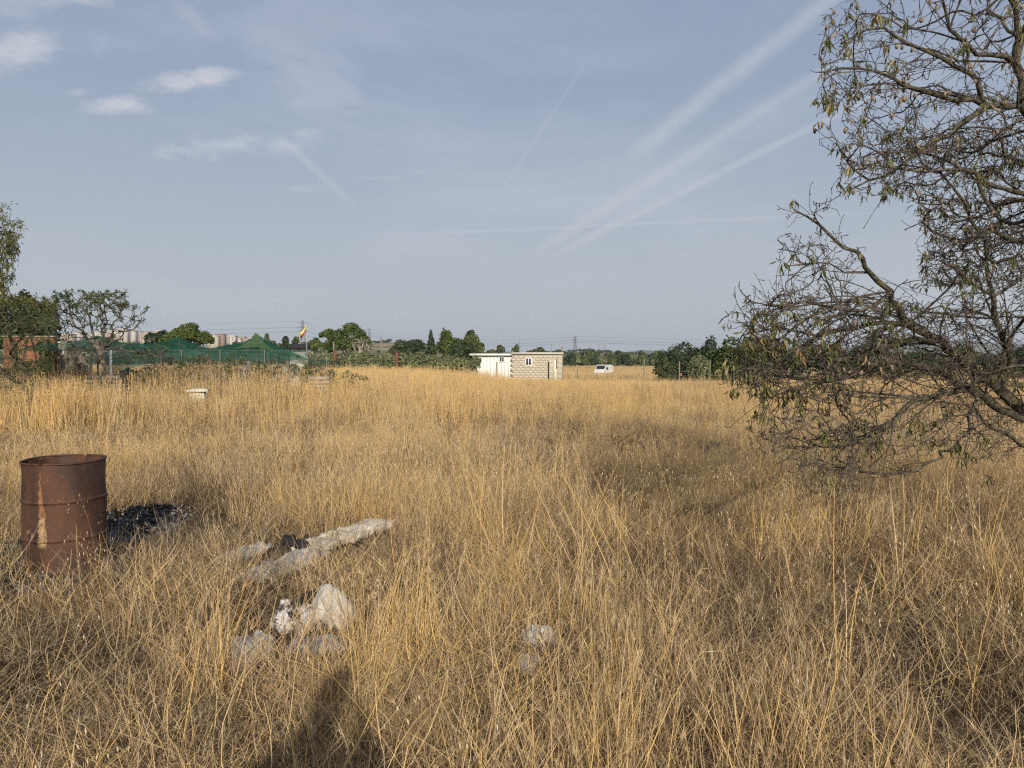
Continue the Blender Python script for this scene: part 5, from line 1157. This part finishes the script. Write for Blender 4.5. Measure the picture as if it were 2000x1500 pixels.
def lathe(prof, seg=72, dent=.012):
    a = np.linspace(0, 2*math.pi, seg+1); r = np.array([q[0] for q in prof]); z = np.array([q[1] for q in prof]); A_, Z_ = np.meshgrid(a, z, indexing='ij'); R_ = np.broadcast_to(r, A_.shape).copy()
    R_ += dent*(fbm(np.cos(A_)*2+5, np.sin(A_)*2+Z_*4, 3)-.5)*2
    return np.stack([R_*np.cos(A_), R_*np.sin(A_), Z_], -1)
zz = list(np.linspace(0, .865, 26)); mb = MB(); mb.grid(lathe([(.285, z) for z in zz])); mb.grid(lathe([(.281, z) for z in zz[::-1]])); mb.grid(lathe([(.281, .012), (.001, .012)], dent=0)); mb.build('body', RUST, drum, smooth=True)
for z in (.30, .585):
    mb = MB(); t = np.linspace(-1, 1, 9); mb.grid(lathe([(.2845+.011*math.cos(q*math.pi/2)**1.3, z+q*.018) for q in t])); mb.build('hoop', RUST, drum, smooth=True)
mb = MB(); an = np.linspace(0, 2*math.pi, 73); mb.tube(np.stack([.286*np.cos(an), .286*np.sin(an), np.full(73, .872)+.002*np.sin(an*3)], 1), .0085, 8, cap=False); mb.build('rim', RUST, drum, smooth=True)

# ------------------------------------------------------------------ ash and burnt litter beside the drum
M['ash'] = pmat('ash', [(.03, .028, .028), (.10, .095, .09), (.26, .25, .24)], 14, .9, .95)
M['char'] = pmat('char', [(.012, .011, .011), (.035, .032, .030)], 14, .8, .8)
M['ashlight'] = pmat('pale_ash_flake', [(.13, .125, .12), (.24, .23, .21)], 14, .4, .9)
def ash(label, px, py, rx, ry, h, n, seed):
    p = base(px, py); a = np.linspace(0, 2*math.pi, 49); r = np.linspace(0, 1, 20); G = np.zeros((20, 49, 3))
    for i, q in enumerate(r):
        ra = q*(.8+.35*fbm(np.cos(a)*1.5+seed, np.sin(a)*1.5, seed)); x, y = ra*rx*np.cos(a), ra*ry*np.sin(a)
        G[i, :, 0] = x; G[i, :, 1] = y; G[i, :, 2] = h*(1-q**2)*(.5+fbm(x*6, y*6, seed))+.012+.02*(fbm(x*22, y*22, seed+1)-.5)-.02*q**6
    root = thing('ash_heap', label, 'ash heap', tuple(p)); mb = MB(); mb.grid(G); mb.build('ash', M['ash'], root, smooth=True)
    for mt, k, nm_ in ((M['char'], n, 'charred_scraps'), (M['ashlight'], n//3, 'pale_flakes')):
        mb = MB(); q = rg.uniform(0, 1, k)**.6; a_ = rg.uniform(0, 2*math.pi, k); x, y = q*rx*np.cos(a_), q*ry*np.sin(a_); pp = np.stack([x, y, h*(1-q**2)*.8+.03+rg.uniform(0, .02, k)], 1)
        for w in pp: mb.box(w, (rnd.uniform(.004, .012)*rnd.choice((1, 1, 2, 4)), rnd.uniform(.004, .016), rnd.uniform(.002, .010)), rnd.uniform(0, 3), ry=rnd.uniform(-.9, .9), rx=rnd.uniform(-.9, .9))
        mb.build(nm_, mt, root, kind='stuff')
ash('black and grey ash heap with burnt scraps right of the drum', 262, 1022, .52, .78, .05, 320, 3)
ash('thin scatter of ash on bare ground left of the drum', 12, 1085, .5, .5, .03, 70, 5)
ash('ash trodden flat in front of the drum', 60, 1142, .45, .16, .02, 60, 6)

# ------------------------------------------------------------------ discarded sheets and bags in the foreground
M['sheet'] = pmat('weathered_white_sheet', [(.42, .35, .25), (.64, .58, .47), (.34, .25, .15)], 5, .5, .85, stretch=(.5, 2, 1), thr=(.35, .6))
M['sack'] = pmat('torn_white_sack', [(.42, .39, .34), (.55, .51, .45)], 6, .2, .7)
M['sackburnt'] = pmat('burnt_sack', [(.025, .022, .02), (.60, .56, .53), (.30, .25, .22)], 9, .5, .7, thr=(.40, .50))
M['greycloth'] = pmat('grey_rag', [(.28, .26, .23), (.42, .39, .35)], 9, .5, .9)
M['bluish'] = pmat('bluish_film', [(.16, .155, .17), (.30, .29, .30)], 12, .3, .5)
ang = math.atan2((Pg(770, 1018)-Pg(545, 1105))[1], (Pg(770, 1018)-Pg(545, 1105))[0])
c0 = (Pg(770, 1018)+Pg(560, 1095))/2; Ls = np.linalg.norm(Pg(770, 1018)-Pg(560, 1095))/2
crumple('white_sheet', c0[0], c0[1], Ls*1.05, .24, .035, ang, M['sheet'], 11, .07, 4.2, n=(64, 20), label='long cream sheet lying folded in the grass right of the ash', cat='sheet', ragged=.55)
c1_ = Pg(560, 1112); crumple('grey_rag', c1_[0], c1_[1], .55, .20, .05, ang, M['greycloth'], 17, .05, 6, label='torn greyish strips trailing from the lower end of the cream sheet', cat='rag', ragged=.4)
c1_ = Pg(480, 1090); crumple('grey_rag', c1_[0], c1_[1], .34, .12, .05, ang, M['greycloth'], 19, .05, 6, label='faded grey cloth between the ash and the cream sheet', cat='rag', ragged=.4)
for px, py, lb in ((565, 1078, 'black burnt lump on the left part of the cream sheet'), (590, 1083, 'small black burnt lump on the edge of the cream sheet')):
    c1_ = Pg(px, py); crumple('burnt_lump', c1_[0], c1_[1], .065, .045, .05, .3, M['char'], 23+px, .05, 12, n=(20, 14), label=lb, cat='debris', z0=.04)
c1_ = Pg(650, 1240); crumple('peaked_sack', c1_[0], c1_[1]+.03, .17, .13, .07, .1, M['sack'], 29, .07, 7, n=(26, 20), label='pale woven sack standing up to a point in the grass', cat='sack', peak=(-.03, .03, .19, .15), ragged=.6)
c1_ = Pg(580, 1236); crumple('torn_sack', c1_[0], c1_[1], .18, .13, .07, .4, M['sackburnt'], 31, .14, 8, n=(28, 20), label='torn white sack with burnt black holes left of the peaked sack', cat='sack', ragged=.35)
c1_ = Pg(604, 1222); crumple('burnt_lump', c1_[0], c1_[1], .06, .05, .12, .3, M['char'], 37, .06, 14, n=(20, 14), label='black burnt lump between the torn and the peaked sack', cat='debris', z0=.06)
c1_ = Pg(625, 1275); crumple('plastic_film', c1_[0], c1_[1], .2, .10, .05, .1, M['bluish'], 41, .05, 9, label='bluish grey plastic film in front of the peaked sack', cat='plastic', ragged=.35)
c1_ = Pg(450, 1300); crumple('grey_rag', c1_[0], c1_[1], .15, .12, .10, .1, M['greycloth'], 43, .04, 7, label='rounded grey rag in the grass at lower left', cat='rag')
c1_ = Pg(500, 1290); crumple('grey_rag', c1_[0], c1_[1], .09, .10, .10, .9, M['greycloth'], 44, .05, 9, label='small grey rag right of the rounded grey rag', cat='rag')
c1_ = Pg(1050, 1268); crumple('plastic_film', c1_[0], c1_[1], .12, .06, .07, -.35, M['paletarp'], 47, .08, 9, n=(22, 14), label='crumpled pale grey plastic sheet in the centre foreground', cat='plastic', ragged=.35)
c1_ = Pg(1030, 1322); crumple('torn_sack', c1_[0], c1_[1], .06, .06, .09, .3, M['sack'], 53, .05, 10, n=(14, 12), label='small white sack scrap below the crumpled pale grey plastic', cat='sack', ragged=.3)
# burnt remains under the almond
for px, py, lx, h, lb in ((1398, 893, .16, .22, 'charred stump like lump in the shade left of the almond twigs'), (1482, 915, .10, .30, 'narrow dark stump under the left tips of the almond')):
    c1_ = Pg(px, py); crumple('burnt_stump', c1_[0], c1_[1], lx, .12, h, .2, M['deadweed'], int(px), .10, 6, n=(26, 20), label=lb, cat='stump')
# dead sapling and dark weed clumps
def deadplant(label, px, py, w, yt, n, Y=None, thick=.006):
    p = base(px, py); r = thing('dead_plant', label, 'plant', tuple(p)); sk = Skeleton(4000); Y = p[1]
    sk.limb([p, p+np.array([0, 0, .08])], thick*1.4, thick)
    A = np.array([P(px+rnd.uniform(-w, w)*.5, py-(py-yt)*rnd.uniform(.15, 1), Y+rnd.uniform(-.25, .25)*w/100) for _ in range(n)])
    sk.reach(A, .08, .3, .1, .012, maxlen=2); sk.radii(.0028, 2.3); woody(sk, r, .5, M['deadweed'], M['deadweed'], 'stems', spurs=n*6)
    tp = np.repeat(np.array(sk.tips), 3); mb = MB(); leaf_cards(mb, sk.p[tp]-p, rg.normal(0, .7, (len(tp), 3)), rg.uniform(.03, .07, len(tp)), .016, .5); mb.build('dry_leaves', M['deadweed'], r, kind='stuff')
deadplant('dark withered weed clump left of centre under the almond shade', 1222, 905, 60, 850, 60); deadplant('dark withered weed clump right beside the first one', 1262, 905, 50, 862, 50)
deadplant('low dark dry weed spreading between the clumps and the stump', 1340, 915, 110, 885, 60); deadplant('thin dead sapling rising to the left tips of the almond', 1476, 930, 34, 812, 26)
deadplant('small dark dry weed right of the open field centre', 1052, 945, 40, 918, 24); deadplant('dark curled dry stem in the grass right of the peaked sack', 840, 1200, 40, 1130, 9)
deadplant('dark thorny weed before the pedestal', 392, 845, 46, 785, 26); deadplant('dark dry weed in the middle of the field below the huts', 940, 850, 40, 812, 20)

# ------------------------------------------------------------------ the photographer, standing just behind the lens (only the shadow falls into the picture)
pr = thing('person', 'person in dark clothes standing behind the viewpoint and holding up a phone', 'person', (-.20, -.42, float(gz(0, -.42))))
jn = [(0, 0, .98), (0, 0, 1.15), (0, .01, 1.32), (0, 0, 1.46), (0, .01, 1.53), (0, .03, 1.60), (0, .035, 1.70), (0, .03, 1.77),
      (-.19, 0, 1.43), (-.37, .08, 1.22), (-.12, .26, 1.42), (-.07, .33, 1.55), (.19, 0, 1.43), (.37, .08, 1.22), (.12, .26, 1.42), (.07, .33, 1.55),
      (-.10, 0, .92), (-.11, .02, .50), (-.12, -.01, .10), (-.13, .13, .05), (.10, 0, .92), (.11, .02, .50), (.12, -.01, .10), (.13, .13, .05)]
ed = [(0, 1), (1, 2), (2, 3), (3, 4), (4, 5), (5, 6), (6, 7), (3, 8), (8, 9), (9, 10), (10, 11), (3, 12), (12, 13), (13, 14), (14, 15), (0, 16), (16, 17), (17, 18), (18, 19), (0, 20), (20, 21), (21, 22), (22, 23)]
rd = [(.20, .13), (.19, .12), (.20, .13), (.12, .09), (.055, .055), (.075, .085), (.08, .10), (.05, .06), (.065, .06), (.045, .045), (.036, .036), (.035, .02), (.065, .06), (.045, .045), (.036, .036), (.035, .02), (.09, .09), (.06, .06), (.042, .042), (.045, .035), (.09, .09), (.06, .06), (.042, .042), (.045, .035)]
pme = bpy.data.meshes.new('body'); pme.from_pydata(jn, ed, []); bo = bpy.data.objects.new('body', pme); COL.objects.link(bo); bo.parent = pr
bo.modifiers.new('skin', 'SKIN'); ly = pme.skin_vertices[0] if len(pme.skin_vertices) else None
if ly is None:
    bpy.context.view_layer.objects.active = bo; bpy.context.view_layer.update()
if len(pme.skin_vertices):
    for q, r_ in zip(pme.skin_vertices[0].data, rd): q.radius = r_
    pme.skin_vertices[0].data[0].use_root = True
bo.modifiers.new('smooth', 'SUBSURF').render_levels = 2
pme.materials.append(pmat('dark_clothes', [(.03, .035, .05), (.05, .055, .07)], 8, .3))
box_obj('phone', (0, .36, 1.58), (.04, .004, .08), M['dark'], pr)

# ------------------------------------------------------------------ summer haze: a closed box of thin pale air round everything
hz_m = bpy.data.materials.new('haze_air'); hz_m.use_nodes = True; hz_m.node_tree.nodes.clear(); g = NG(hz_m.node_tree)
pv = g.node('ShaderNodeVolumePrincipled'); pv.inputs['Color'].default_value = (.64, .71, .80, 1); pv.inputs['Density'].default_value = .00019; pv.inputs['Anisotropy'].default_value = 0
ho = g.node('ShaderNodeOutputMaterial'); g.put(ho.inputs['Volume'], pv.outputs[0])
hb = MB().box((0, 0, 36), (4400, 4400, 50)).build('haze', hz_m, kind='stuff'); hb['label'] = 'thin pale summer haze over the whole plain'
